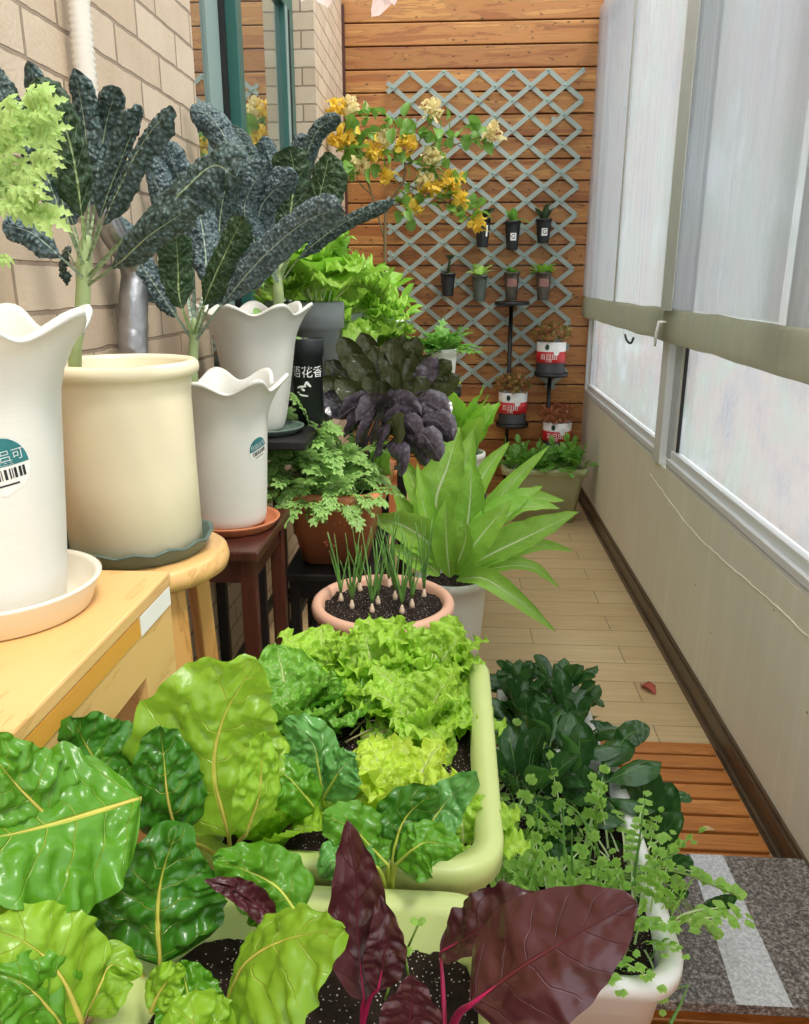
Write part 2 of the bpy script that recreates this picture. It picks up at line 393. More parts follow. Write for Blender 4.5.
def wood(name, c1, c2, knot='#4a2410', axis='x', scale=1, rough=.45, per_island=True, knots=True, streak=14, coat=0):
    m, nt, P, out = mat_new(name)
    sc = {'x': (1.2, streak, streak), 'y': (streak, 1.2, streak), 'z': (streak, streak, 1.2)}[axis]
    geo = nt.nodes.new('ShaderNodeNewGeometry'); tc = nt.nodes.new('ShaderNodeTexCoord')
    off = nt.nodes.new('ShaderNodeVectorMath'); off.operation = 'MULTIPLY_ADD'
    cb = nt.nodes.new('ShaderNodeCombineXYZ')
    for i in range(3): L(nt, geo.outputs['Random Per Island'], cb.inputs[i])
    off.inputs[1].default_value = (7, 7, 7) if per_island else (0, 0, 0); L(nt, cb.outputs[0], off.inputs[0]); L(nt, tc.outputs['Object'], off.inputs[2])
    mp = nt.nodes.new('ShaderNodeMapping'); mp.inputs['Scale'].default_value = tuple(s * scale for s in sc); L(nt, off.outputs[0], mp.inputs[0])
    n = nd(nt, 'ShaderNodeTexNoise', Scale=1.6, Detail=7.0, Roughness=.6, Distortion=.6); L(nt, mp.outputs[0], n.inputs['Vector'])
    w = mathn(nt, 'FRACT', mathn(nt, 'MULTIPLY', n.outputs['Fac'], 7.0))
    c = mix(nt, ramp(nt, n.outputs['Fac'], [(.3, (0, 0, 0, 1)), (.7, (1, 1, 1, 1))]), lin(c1), lin(c2))
    c = mix(nt, mathn(nt, 'MULTIPLY', mathn(nt, 'POWER', w, 4.0), .5), c, lin(knot))
    if per_island: c = mix(nt, mathn(nt, 'MULTIPLY', geo.outputs['Random Per Island'], .35), c, mix(nt, .5, lin(c1), lin(knot)))
    if knots:
        v = nt.nodes.new('ShaderNodeTexVoronoi'); mk = nt.nodes.new('ShaderNodeMapping'); L(nt, off.outputs[0], mk.inputs[0])
        mk.inputs['Scale'].default_value = {'x': (3, 6, 6), 'y': (6, 3, 6), 'z': (6, 6, 3)}[axis]; L(nt, mk.outputs[0], v.inputs['Vector'])
        k = mathn(nt, 'DIVIDE', mathn(nt, 'SUBTRACT', .17, v.outputs['Distance']), .08, clamp=True)
        c = mix(nt, mathn(nt, 'MULTIPLY', k, .8), c, lin(knot))
    L(nt, c, P.inputs['Base Color']); P.inputs['Roughness'].default_value = rough; P.inputs['Coat Weight'].default_value = coat
    L(nt, bump(nt, n.outputs['Fac'], .15, .004), P.inputs['Normal'])
    return m
M['plank'] = wood('orange_pine', '#985422', '#d29a54', '#3c1a08', 'x', rough=.5)
M['deck'] = wood('deck_slat_wood', '#ba6e2c', '#d8924c', '#7c421c', 'x', rough=.45, knots=False)
M['bench'] = wood('yellow_varnished_wood', '#dcae6c', '#e6bc80', '#c08c48', 'y', rough=.4, per_island=False, knots=False, streak=5, coat=.1)
M['bench_band'] = plain('ochre_band', '#d89c3e', .5, .06)
M['stool'] = wood('honey_wood', '#cf9a55', '#e2b272', '#9a6228', 'z', rough=.35, per_island=False, knots=False, streak=9, coat=.2)
M['stool_seat'] = wood('honey_wood_seat', '#d9a862', '#e6b878', '#a8742f', 'y', rough=.35, per_island=False, knots=False, streak=9, coat=.2)
M['darkwood'] = wood('mahogany_wood', '#3c1c14', '#5a2c20', '#1c0a08', 'z', rough=.35, per_island=False, knots=False, coat=.2)
M['blackmetal'] = plain('black_metal', '#131313', .4, .1)
M['blackwood'] = plain('black_stained_wood', '#161312', .5, .2)
M['skirt'] = wood('brown_skirting', '#4a3a2a', '#62503c', '#2c2016', 'y', rough=.35, per_island=False, knots=False)
def floor_mat():
    m, nt, P, out = mat_new('light_plank_floor'); tc = nt.nodes.new('ShaderNodeTexCoord')
    b = nt.nodes.new('ShaderNodeTexBrick'); L(nt, tc.outputs['Object'], b.inputs['Vector'])
    for k, v in (('Scale', 1.0), ('Brick Width', .62), ('Row Height', .135), ('Mortar Size', .0024), ('Mortar Smooth', .1), ('Bias', 0.0)): b.inputs[k].default_value = v
    b.inputs['Color1'].default_value = lin('#d9bd90'); b.inputs['Color2'].default_value = lin('#c7a675'); b.inputs['Mortar'].default_value = lin('#5e482e')
    mp = nt.nodes.new('ShaderNodeMapping'); mp.inputs['Scale'].default_value = (2, 22, 1); L(nt, tc.outputs['Object'], mp.inputs[0])
    n = nd(nt, 'ShaderNodeTexNoise', Scale=2.0, Detail=6.0, Distortion=.8); L(nt, mp.outputs[0], n.inputs['Vector'])
    c = mix(nt, .5, b.outputs['Color'], mix(nt, n.outputs['Fac'], lin('#a07c4c'), lin('#e6d2a8')))
    L(nt, c, P.inputs['Base Color']); P.inputs['Roughness'].default_value = .38
    L(nt, bump(nt, mathn(nt, 'MULTIPLY', b.outputs['Fac'], -1.0), .4, .003), P.inputs['Normal'])
    return m
M['floor'] = floor_mat()
def parapet_mat():
    m, nt, P, out = mat_new('weathered_cream_paint'); v = coords(nt, scale=(1, 1, 1))
    n = nd(nt, 'ShaderNodeTexNoise', Scale=4.0, Detail=5.0); L(nt, v, n.inputs['Vector'])
    v2 = coords(nt, scale=(1, 14, .7)); n2 = nd(nt, 'ShaderNodeTexNoise', Scale=2.0, Detail=4.0); L(nt, v2, n2.inputs['Vector'])
    c = mix(nt, n.outputs['Fac'], lin('#dfdcc8'), lin('#eeebdc')); c = mix(nt, mathn(nt, 'MULTIPLY', ramp(nt, n2.outputs['Fac'], [(.52, (0, 0, 0, 1)), (.7, (1, 1, 1, 1))]), .4), c, lin('#f6f2e2'))
    n3 = nd(nt, 'ShaderNodeTexVoronoi', Scale=9.0); L(nt, v, n3.inputs['Vector'])
    c = mix(nt, mathn(nt, 'LESS_THAN', n3.outputs['Distance'], .035), c, lin('#8d846c'))
    L(nt, c, P.inputs['Base Color']); P.inputs['Roughness'].default_value = .55; L(nt, bump(nt, n.outputs['Fac'], .15, .01), P.inputs['Normal'])
    return m
M['parapet'] = parapet_mat()
M['alu'] = plain('white_aluminium', '#e2e4e4', .35, .03)
M['alu_grey'] = plain('grey_aluminium', '#b4b8ba', .35, .03)
M['gasket'] = plain('black_rubber', '#141414', .6)
M['teal'] = plain('teal_green_frame', '#2f625a', .4, .05)
M['sash'] = plain('grey_green_sash', '#8ea39e', .4, .05)
M['trellis'] = plain('grey_green_paint', '#98a39a', .55, .06)
M['rivet'] = plain('teal_plastic', '#7fb4ae', .4)
def fog_glass():
    m, nt, P, out = mat_new('fogged_glass'); v = coords(nt)
    n = nd(nt, 'ShaderNodeTexNoise', Scale=3.2, Detail=5.0, Roughness=.6); L(nt, v, n.inputs['Vector'])
    v2 = coords(nt, scale=(1, 9, .8)); n2 = nd(nt, 'ShaderNodeTexNoise', Scale=3.0, Detail=4.0); L(nt, v2, n2.inputs['Vector'])
    tr = nt.nodes.new('ShaderNodeBsdfTransparent'); tr.inputs[0].default_value = (.88, .89, .90, 1)
    tl = nt.nodes.new('ShaderNodeBsdfTranslucent'); L(nt, ramp(nt, n.outputs['Fac'], [(.3, lin('#cfd2d6')), (.45, lin('#e8ded8')), (.55, lin('#dce4da')), (.7, lin('#fbfbff'))]), tl.inputs[0])
    gl = nt.nodes.new('ShaderNodeBsdfGlossy'); gl.inputs['Roughness'].default_value = .12
    fr = nt.nodes.new('ShaderNodeFresnel'); fr.inputs[0].default_value = 1.45
    a = nt.nodes.new('ShaderNodeMixShader'); L(nt, mathn(nt, 'MULTIPLY_ADD', mathn(nt, 'ADD', n.outputs['Fac'], n2.outputs['Fac']), .42, .02, clamp=True), a.inputs[0]); L(nt, tr.outputs[0], a.inputs[1]); L(nt, tl.outputs[0], a.inputs[2])
    b = nt.nodes.new('ShaderNodeMixShader'); L(nt, mathn(nt, 'MULTIPLY', fr.outputs[0], .7), b.inputs[0]); L(nt, a.outputs[0], b.inputs[1]); L(nt, gl.outputs[0], b.inputs[2])
    L(nt, b.outputs[0], out.inputs[0]); return m
M['fog'] = fog_glass()
def dark_glass():
    m, nt, P, out = mat_new('house_window_glass'); P.inputs['Base Color'].default_value = lin('#59635f'); P.inputs['Roughness'].default_value = .3
    gl = nt.nodes.new('ShaderNodeBsdfGlossy'); gl.inputs['Roughness'].default_value = .015; gl.inputs[0].default_value = (.85, .9, .88, 1)
    ms = nt.nodes.new('ShaderNodeMixShader'); ms.inputs[0].default_value = .72; L(nt, P.outputs[0], ms.inputs[1]); L(nt, gl.outputs[0], ms.inputs[2]); L(nt, ms.outputs[0], out.inputs[0]); return m
M['house_glass'] = dark_glass()
def film(name, col, alpha, tl=.6):
    m, nt, P, out = mat_new(name); v = coords(nt, scale=(1, 10, .5))
    n = nd(nt, 'ShaderNodeTexNoise', Scale=3.0, Detail=5.0); L(nt, v, n.inputs['Vector'])
    tr = nt.nodes.new('ShaderNodeBsdfTransparent'); t = nt.nodes.new('ShaderNodeBsdfTranslucent'); t.inputs[0].default_value = lin(col)
    P.inputs['Base Color'].default_value = lin(col); P.inputs['Roughness'].default_value = .45
    a = nt.nodes.new('ShaderNodeMixShader'); a.inputs[0].default_value = tl; L(nt, P.outputs[0], a.inputs[1]); L(nt, t.outputs[0], a.inputs[2])
    b = nt.nodes.new('ShaderNodeMixShader'); L(nt, mathn(nt, 'MULTIPLY_ADD', n.outputs['Fac'], .3, alpha - .15, clamp=True), b.inputs[0]); L(nt, tr.outputs[0], b.inputs[1]); L(nt, a.outputs[0], b.inputs[2])
    L(nt, b.outputs[0], out.inputs[0]); return m
M['blind'] = film('sheer_plastic_blind', '#fbfcff', .30)
M['blind2'] = film('sheer_plastic_blind_fold', '#c6cad0', .52)
M['blind_roll'] = film('rolled_blind_hem', '#c0bfa8', .82, .45)
M['blind_edge'] = plain('blind_edge_strip', '#c2c4bc', .5, .08)
def granite():
    m, nt, P, out = mat_new('dark_speckled_granite'); v = coords(nt)
    a = nd(nt, 'ShaderNodeTexNoise', Scale=170.0, Detail=4.0, Roughness=.7); L(nt, v, a.inputs['Vector'])
    c = ramp(nt, a.outputs['Fac'], [(.34, lin('#2c2624')), (.5, lin('#6a625d')), (.66, lin('#b0a8a2'))])
    L(nt, c, P.inputs['Base Color']); P.inputs['Roughness'].default_value = .3; return m
M['granite'] = granite()
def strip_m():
    m, nt, P, out = mat_new('pale_speckled_strip'); v = coords(nt)
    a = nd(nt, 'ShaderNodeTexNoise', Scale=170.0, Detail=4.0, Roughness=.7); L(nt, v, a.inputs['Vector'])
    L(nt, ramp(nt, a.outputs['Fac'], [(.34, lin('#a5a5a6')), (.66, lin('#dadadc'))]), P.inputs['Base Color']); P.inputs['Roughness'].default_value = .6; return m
M['strip'] = strip_m()  # pale band across the slab: the granite speckle in lighter tones
M['whitepot'] = plain('white_ribbed_plastic', '#f0eee8', .42, .03)
def ribbed(name, col, rough=.42):
    m = plain(name, col, rough, .025); nt = m.node_tree; P = nt.nodes['Principled BSDF']
    v = coords(nt, scale=(8, 8, 420)); n = nd(nt, 'ShaderNodeTexNoise', Scale=1.0, Detail=2.0); L(nt, v, n.inputs['Vector']); L(nt, bump(nt, n.outputs['Fac'], .12, .002), P.inputs['Normal']); return m
M['whitepot'] = ribbed('white_ribbed_plastic', '#e0ded6'); M['cream'] = plain('cream_plastic', '#f3e6c4', .38, .025)
M['creamsaucer'] = plain('ivory_plastic', '#e6dcc8', .4, .03); M['greensaucer'] = plain('grey_green_plastic', '#5f7066', .45, .06)
M['terracotta'] = plain('terracotta_plastic', '#c67a52', .5, .07); M['terracotta_pale'] = plain('pale_terracotta_plastic', '#d8a88e', .5, .05)
M['greypot'] = plain('grey_plastic', '#a2a8ac', .45, .05); M['blackpot'] = plain('black_plastic', '#1c2024', .5, .1)
M['palegreen'] = plain('pale_green_plastic', '#bac77e', .4, .03); M['olive'] = plain('olive_green_plastic', '#a9ad84', .45, .04)
M['white'] = plain('white_plastic', '#f2f1ec', .4, .02); M['paper'] = plain('paper_label', '#eceae4', .6, .03)
M['tealink'] = plain('teal_print', '#2b7a7e', .5, .25, 90); M['blackink'] = plain('black_print', '#222224', .6); M['red'] = plain('red_print', '#c8242c', .4, .04)
M['whiteink'] = plain('white_print', '#f4f4f2', .6, .02); M['blueink'] = plain('blue_glaze', '#4668a8', .3, .2, 60)
M['greenink'] = plain('dark_green_print', '#22463c', .5)
M['soil'] = plain('dark_potting_soil', '#2a1f19', .95, .35, 60, bumpy=.9, bs=150, spec=.2, speck=('#b9b2a8', 190, .17))
M['hose'] = plain('ivory_hose', '#e6dfd2', .5, .04); M['foil'] = plain('silver_tape', '#a8a8aa', .28, .15, 30, metal=.85, bumpy=.5, bs=40)
M['stem_pale'] = plain('pale_green_stem', '#a3b57c', .5, .12, 40, bumpy=.4); M['stem_green'] = plain('green_stem', '#7fa04a', .5, .12); M['stem_brown'] = plain('woody_stem', '#7d6a48', .7, .15)
M['stalk_yellow'] = plain('yellow_chard_stalk', '#c3b556', .4, .08); M['stalk_lime'] = plain('lime_chard_stalk', '#b9c552', .4, .08); M['stalk_pink'] = plain('magenta_chard_stalk', '#b8245a', .35, .1)
M['onion'] = plain('onion_bulb_skin', '#e8cfb4', .45, .12); M['twig'] = plain('dry_twig', '#a59a72', .7)
M['can_clay'] = plain('dark_can_base', '#2e2e30', .5, .2)
# foliage
M['kale'] = leaf_mat('lacinato_kale_leaf', '#22362c', '#a9bb92', '#2c4422', .5, .06, 10, .1, .085, blister=1.0, bsc=150, sheen='#7d9698', veinstr=.15, var=.2, bdist=.012)
M['kale_in'] = leaf_mat('lacinato_kale_underside', '#2c4726', '#a9be84', '#2a3f38', .5, .08, 11, .14, .09, blister=.7, bsc=110, veinstr=.5, var=.2, bdist=.012)
M['kale_blue'] = leaf_mat('blue_kale_leaf', '#34494a', '#b4c4b0', '#2f4a2c', .55, .05, 10, .1, .07, blister=1.0, bsc=140, sheen='#a2b6bc', veinstr=.15, var=.2, bdist=.012)
M['lettuce'] = leaf_mat('lime_lettuce_leaf', '#9cc63a', '#d9e69a', None, .4, .35, 8, .14, .1, blister=.5, bsc=110)
M['frill'] = leaf_mat('frilly_lettuce_leaf', '#a6cf45', '#dbe99c', None, .42, .35, 7, .14, .1, blister=.6, bsc=130, bdist=.008)
M['yellowlettuce'] = leaf_mat('yellow_green_lettuce_leaf', '#bcd848', '#e2ecaa', None, .4, .35, 7, .14, .1, blister=.6, bsc=120, bdist=.008)
M['savoy'] = leaf_mat('savoy_leaf', '#76ae3c', '#c6dc8c', None, .35, .3, 8, .16, .09, blister=1.0, bsc=85, bdist=.008)
M['celtuce'] = leaf_mat('celtuce_leaf', '#9aca50', '#e6f0c8', '#bcdc8a', .36, .28, 12, .1, .10, blister=.4, bsc=90, veinstr=.45, var=.35)
M['chard'] = leaf_mat('green_chard_leaf', '#568f22', '#c4cc58', '#7fb03a', .3, .22, 6, .07, .055, blister=.35, bsc=45, veinstr=.7, bdist=.008)
M['chard_dark'] = leaf_mat('dark_chard_leaf', '#38701c', '#b9bf4c', '#5a9436', .28, .16, 6, .07, .06, blister=.5, bsc=50, veinstr=.7, bdist=.008)
M['chard_light'] = leaf_mat('light_chard_leaf', '#8bb430', '#d6d45c', '#9cc444', .32, .4, 6, .06, .05, blister=.3, bsc=40, veinstr=.7, bdist=.008)
M['chard_blue'] = leaf_mat('bluish_chard_leaf', '#5c9648', '#b8d08c', '#7fb25c', .28, .2, 6, .08, .06, blister=.4, bsc=50, veinstr=.6, bdist=.008)
M['redchard'] = leaf_mat('dark_red_chard_leaf', '#461c22', '#64232e', '#40181c', .34, .06, 6, .06, .05, blister=.35, bsc=45, veinstr=.55, spec=.6, bdist=.008)
M['purple'] = leaf_mat('purple_pak_choi_leaf', '#342b32', '#625866', '#39421f', .26, .03, 8, .1, .08, blister=.5, bsc=80, sheen='#625a68', veinstr=.4, spec=.6)
M['purple_green'] = leaf_mat('olive_purple_pak_choi_leaf', '#3c4022', '#66664a', '#4a522a', .24, .1, 8, .1, .08, blister=.5, bsc=80, veinstr=.4)
M['spinach'] = leaf_mat('dark_spinach_leaf', '#315a28', '#8ab868', '#5a8c44', .22, .1, 7, .08, .07, blister=.4, bsc=60, veinstr=.4, var=.3)
M['pakchoi'] = leaf_mat('pak_choi_leaf', '#8cc03a', '#d8e6a0', None, .38, .3, 8, .1, .1)
M['curly'] = leaf_mat('curly_kale_leaf', '#92bd40', '#cfe08c', None, .45, .3, 7, .1, .08, blister=.4, bsc=130)
M['daisy'] = leaf_mat('crown_daisy_leaf', '#9ac26a', '#d2e4b0', '#b0d088', .45, .25, 5, .1, .1)
M['daisy_pale'] = leaf_mat('pale_chrysanthemum_leaf', '#b0cc78', '#d6e2a4', '#b0cf78', .45, .35, 5, .1, .1)
M['coriander'] = leaf_mat('coriander_leaf', '#9cc858', '#d2e4a8', None, .45, .35, 4, .1, .08)
M['parsley'] = leaf_mat('parsley_leaf', '#6aa03a', '#b0cf80', None, .45, .3, 4, .1, .08)
M['chive'] = leaf_mat('green_onion_leaf', '#6a9a4a', '#8cb468', None, .4, .1, 2, .02, .05)
M['bract_y'] = leaf_mat('yellow_bract', '#f2c64e', '#e6a83c', None, .6, .4, 4, .1, .06)
M['bract_p'] = leaf_mat('pale_peach_bract', '#f2d9a4', '#e6b878', None, .6, .4, 4, .1, .06)
M['bougleaf'] = leaf_mat('bougainvillea_leaf', '#6c9a3c', '#a9c070', None, .45, .3, 5, .1, .07)
M['pink'] = leaf_mat('pale_pink_petal', '#f6cfc6', '#eaa8a0', None, .55, .4, 5, .06, .04)
M['succ'] = leaf_mat('succulent_leaf', '#918e48', '#b09a60', None, .4, .15, 3, .1, .1); M['succ_red'] = leaf_mat('reddish_succulent_leaf', '#b87a56', '#d0a080', None, .4, .15, 3, .1, .1)
M['darkorchid'] = leaf_mat('dark_green_leaf', '#2c4426', '#56703c', None, .35, .1, 4, .1, .08)
M['rosy'] = plain('dry_red_leaf', '#b0503c', .6, .2, 60)

def text_geo(s, size):
    c = bpy.data.curves.new('lettering', 'FONT'); c.body = s; c.size = size; c.align_x = 'CENTER'; c.align_y = 'CENTER'; c.extrude = size * .01
    o = bpy.data.objects.new('lettering', c); COL.objects.link(o)
    dg = bpy.context.evaluated_depsgraph_get(); me = o.evaluated_get(dg).to_mesh()
    vs = [v.co.copy() for v in me.vertices]; fs = [tuple(p.vertices) for p in me.polygons]
    o.evaluated_get(dg).to_mesh_clear(); bpy.data.objects.remove(o); bpy.data.curves.remove(c)
    return vs, fs
def wrap(geo2d, c, rfun, a0, z0, lift=.001):
    """bends a flat XY shape round a pot: x becomes the arc, y the height"""
    c = Vector(c); out = []
    for v in geo2d[0]:
        z = z0 + v[1]; r = rfun(z) + lift + (v[2] if len(v) > 2 else 0) * .2; a = a0 + v[0] / r
        out.append(c + Vector((r * math.cos(a), r * math.sin(a), z)))
    return out, geo2d[1]
def grid2d(x0, y0, x1, y1, n=8, keep=None):
    vs, fs = [], []
    for i in range(n + 1):
        for j in range(2):
            vs.append(Vector((x0 + (x1 - x0) * i / n, (y0, y1)[j], 0)))
    for i in range(n): fs.append((2 * i, 2 * i + 2, 2 * i + 3, 2 * i + 1))
    return vs, fs
def oval2d(rx, ry, y0=-1, y1=1, n=24):
    """slice of an ellipse between y0 and y1 (in units of ry)"""
    vs, fs = [], []; m = 10
    for j in range(m + 1):
        y = y0 + (y1 - y0) * j / m; h = math.sqrt(max(0, 1 - y * y)) * rx
        for i in range(9): vs.append(Vector((-h + 2 * h * i / 8, y * ry, 0)))
    for j in range(m):
        for i in range(8): a = j * 9 + i; fs.append((a, a + 1, a + 10, a + 9))
    return vs, fs

# ------------------------------------------------------------------ the setting
XL, XR, YB = -.65, .785, 4.85
struct('floor', box(-.9, -.9, -.04, .95, YB + .05, 0), M['floor'])
struct('wall_left', box(-1.0, -.9, 0, XL, 2.13, 2.75), M['brick_y'])
struct('wall_left_pillar', box(-1.0, 3.92, 0, -.645, YB + .02, 2.75), M['brick_y'])
struct('wall_left_pillar_end', box(-1.0, 3.914, 0, -.645, 3.92, 2.75), M['brick_x'])
struct('wall_left_below_window', box(-1.0, 2.13, 0, -.70, 3.914, .75), M['brick_y'])
# back wall of planks
gs = []; z = 0.0; rp = random.Random(3)
while z < 3.1:
    gs.append(box(-.66, YB, z + .003, .86, YB + .03, z + .1105)); z += .1146
bw = struct('wall_back', join(*gs), M['plank']); bevel_obj(bw, .004, 2)
struct('wall_back_batten', box(-.66, YB + .03, 0, .86, YB + .05, 3.2), M['darkwood'])
struct('trim_back', box(-.645, YB - .02, 0, -.630, YB, 2.72), M['darkwood'])
struct('wall_right', box(XR, -.9, 0, .95, YB, .627), M['parapet'])
struct('baseboard_right', join(box(XR - .012, -.9, 0, XR, YB, .075), box(XR - .02, -.9, 0, XR - .012, YB, .02), box(XR - .007, -.9, .075, XR, YB, .088)), M['skirt'])
# the house window in the brick recess
w3 = struct('window_3', box(-.768, 2.13, .75, -.758, 3.91, 2.8), M['house_glass'])
fr = join(box(-.762, 2.77, .75, -.698, 2.83, 2.8), box(-.762, 3.73, .75, -.735, 3.90, 2.8), box(-.762, 2.83, 2.40, -.735, 3.73, 2.45), box(-.762, 2.13, .75, -.705, 3.91, .80))
bevel_obj(struct('window_frame', fr, M['teal'], parent=w3), .004)
struct('window_sash', join(box(-.760, 2.60, .80, -.750, 2.74, 2.8), box(-.737, 3.73, .80, -.733, 3.765, 2.40)), M['sash'], parent=w3)
struct('window_gasket', join(box(-.758, 2.742, .80, -.735, 2.768, 2.8), box(-.735, 3.79, .80, -.732, 3.81, 2.40)), M['gasket'], parent=w3)
# the glazed side: far pane, mullion, near pane
def side_window(n, y0, y1):
    w = struct('window_%d' % n, box(.815, y0, .70, .820, y1, 2.65), M['fog'])
    f = join(box(.785, y0, .627, .86, y1, .665), box(.798, y0, .665, .86, y1, .695), box(.805, y0, .695, .835, y0 + .05, 2.65), box(.805, y1 - .05, .695, .835, y1, 2.65))
    bevel_obj(struct('window_frame', f, M['alu'], parent=w), .003)
    struct('window_track', box(.784, y0, .640, .80, y1, .646), M['alu_grey'], parent=w)
    return w
side_window(1, 3.06, YB - .02); side_window(2, -.9, 2.90)
mul = join(box(.775, 2.965, .627, .86, 3.06, 2.65)); bevel_obj(struct('trim_1', mul, M['alu'], parent=None), .004)
struct('trim_2', box(.80, 2.90, .66, .86, 2.965, 2.65), M['alu_grey'])
struct('trim_3', box(.803, 2.842, .70, .812, 2.856, 2.65), M['gasket'])
struct('trim_4', box(.785, YB - .03, .627, .84, YB, 2.65), M['alu'])
struct('trim_5', join(box(.80, 1.86, 1.12, .85, 2.02, 2.65)), M['alu_grey'])
struct('trim_6', box(.775, -.9, 2.65, .9, YB, 2.75), M['alu'])

def on_wall(px, py):
    r = CF + CR * ((px - 404.5) / FPX) + CU * ((512 - py) / FPX); return CAM + r * (XR / r.x)
bead = spline([on_wall(*q) for q in ((650, 474), (658, 485), (690, 528), (725, 562), (765, 596), (809, 638), (840, 668))], 90)
struct('trim_7', tube([b + Vector((.001, 0, .004 * noise.noise(b * 25))) for b in bead], [.0028 + .0022 * abs(noise.noise(b * 60)) for b in bead], 6), M['parapet'])
# sheer blinds
def sheet(x, y0, y1, z0, z1, amp, ny=70, nz=24, seed=0):
    vs, fs = [], []
    for i in range(ny + 1):
        for j in range(nz + 1):
            y = y0 + (y1 - y0) * i / ny; zz = z0 + (z1 - z0) * j / nz
            d = amp * noise.noise(Vector((y * 9 + seed, zz * .7, seed))) + amp * .6 * noise.noise(Vector((y * 28, zz * 1.2 + seed, 3)))
            vs.append(Vector((x + d, y, zz)))
    for i in range(ny):
        for j in range(nz): a = i * (nz + 1) + j; fs.append((a, a + nz + 1, a + nz + 2, a + 1))
    return vs, fs
def flat_roll(x, y0, y1, z0, z1, th, seed):
    vs, fs = [], []; n = 14; k = 40
    for i in range(k + 1):
        y = y0 + (y1 - y0) * i / k; dz = .006 * noise.noise(Vector((y * 4, seed, 0)))
        for j in range(n):
            a = 2 * math.pi * j / n; wob = 1 + .12 * noise.noise(Vector((y * 12, j * .7, seed)))
            vs.append(Vector((x + th / 2 * math.cos(a) * wob, y, (z0 + z1) / 2 + dz + (z1 - z0) / 2 * math.copysign(abs(math.sin(a)) ** .7, math.sin(a)))))
    for i in range(k):
        for j in range(n): fs.append((i * n + j, i * n + (j + 1) % n, (i + 1) * n + (j + 1) % n, (i + 1) * n + j))
    fs.append(tuple(range(n - 1, -1, -1))); fs.append(tuple(k * n + j for j in range(n)))
    return vs, fs
def blind(y0, y1, fold, edge, label, seed):
    b = empty('roller_blind', (.745, (y0 + y1) / 2, 1.08), label, 'blind', 'sheer blinds over the glazed side')
    obj('sheet', sheet(.750, y0, y1, 1.15, 2.68, .008, seed=seed), M['blind'], b)
    obj('folded_layer', sheet(.738, fold[0], fold[1], 1.205, 2.68, .006, seed=seed + 9), M['blind2'], b)
    obj('bottom_roll', flat_roll(.75, y0, y1, 1.085, 1.20, .022, seed), M['blind_roll'], b)
    obj('edge_strip', box(.728, edge[0], 1.195, .731, edge[1], 2.68), M['blind_edge'], b, smooth=False)
    return b
blind(2.96, YB - .02, (3.80, YB - .02), (3.80, 3.835), 'far sheer plastic blind next to the wooden end wall, shorter panel', 2)
blind(-.85, 2.95, (1.90, 2.83), (2.81, 2.95), 'near sheer plastic blind, long panel above the near window pane', 5)
t = empty('tie_cord', at(661, 331, 2.93), 'white tie hanging from the blind roll at the window post', 'tie')
p0 = at(668, 322, 2.9); p1 = at(655, 346, 2.93); p0.x = p1.x = .715
obj('strap', tube([p0 + Vector((.03, 0, .0)), p0, (p0 + p1) / 2 + Vector((-.004, 0, 0)), p1], [.004, .007, .006, .004], 7), M['white'], t)
t = empty('black_strap', at(635, 338, 3.4), 'small black strap loop hanging under the far blind roll', 'strap')
ps = [at(628, 335, 3.55), at(631, 341, 3.5), at(638, 343, 3.42), at(645, 338, 3.38)]
for q in ps: q.x = .735
obj('loop', tube(spline(ps, 10), .005, 6), M['gasket'], t)

# ------------------------------------------------------------------ floor pieces on the right
t = empty('wooden_decking', (.3, 1.0, 0), 'orange slatted wooden decking on the floor in front of the granite slab', 'decking')
gs = []; y = 2.04
while y > -.5:
    gs.append(box(-.30, y - .054, .004, .755, y, .02)); y -= .0655
bevel_obj(obj('slat_surface', join(*gs), M['deck'], t, smooth=False), .002, 1)
obj('underframe', join(box(-.25, -.5, 0, -.2, 2.03, .006), box(.1, -.5, 0, .15, 2.03, .006), box(.68, -.5, 0, .73, 2.03, .006)), M['blackwood'], t, smooth=False)
t = empty('granite_slab', (.55, 1.29, .02), 'dark speckled granite slab raised on blocks beside the parapet wall', 'slab')
bevel_obj(obj('slab', box(.27, 1.10, .078, .77, 1.475, .1), M['granite'], t, smooth=False), .002)
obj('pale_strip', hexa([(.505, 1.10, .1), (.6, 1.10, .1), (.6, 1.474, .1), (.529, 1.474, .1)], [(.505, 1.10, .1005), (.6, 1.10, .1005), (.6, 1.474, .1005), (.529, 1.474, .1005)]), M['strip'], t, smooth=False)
for y0 in (1.16, 1.36): obj('block', box(.33, y0, .02, .74, y0 + .07, .078), M['deck'], t, smooth=False)
lf = at(648, 689, 2.4); lf.z = .004; r_ = CF + CR * ((648 - 404.5) / FPX) + CU * ((512 - 689) / FPX); lf = CAM + r_ * (-(CAM_H - .003) / r_.z)
t = obj('fallen_leaf', leaf_geo([lf + Vector((-.012, .03, 0)), lf + Vector((.0, .0, .008)), lf + Vector((.016, -.035, .001))], .045, Vector((0, 0, 1)), 'oval', curl=.9, ruffle=.06, rf=2), M['rosy'])
tag(t, 'dry red leaf lying on the pale plank floor near the skirting', 'fallen leaf')
r_ = CF + CR * ((708 - 404.5) / FPX) + CU * ((512 - 830) / FPX); lf = CAM + r_ * (-(CAM_H - .0215) / r_.z)
t = obj('fallen_petal', leaf_geo([lf + Vector((-.016, 0, 0)), lf + Vector((0, 0, .003)), lf + Vector((.016, .002, 0))], .018, Vector((0, 0, 1)), 'oval', curl=.6), M['bract_p'])
tag(t, 'small pale petal on the orange wooden decking', 'petal')

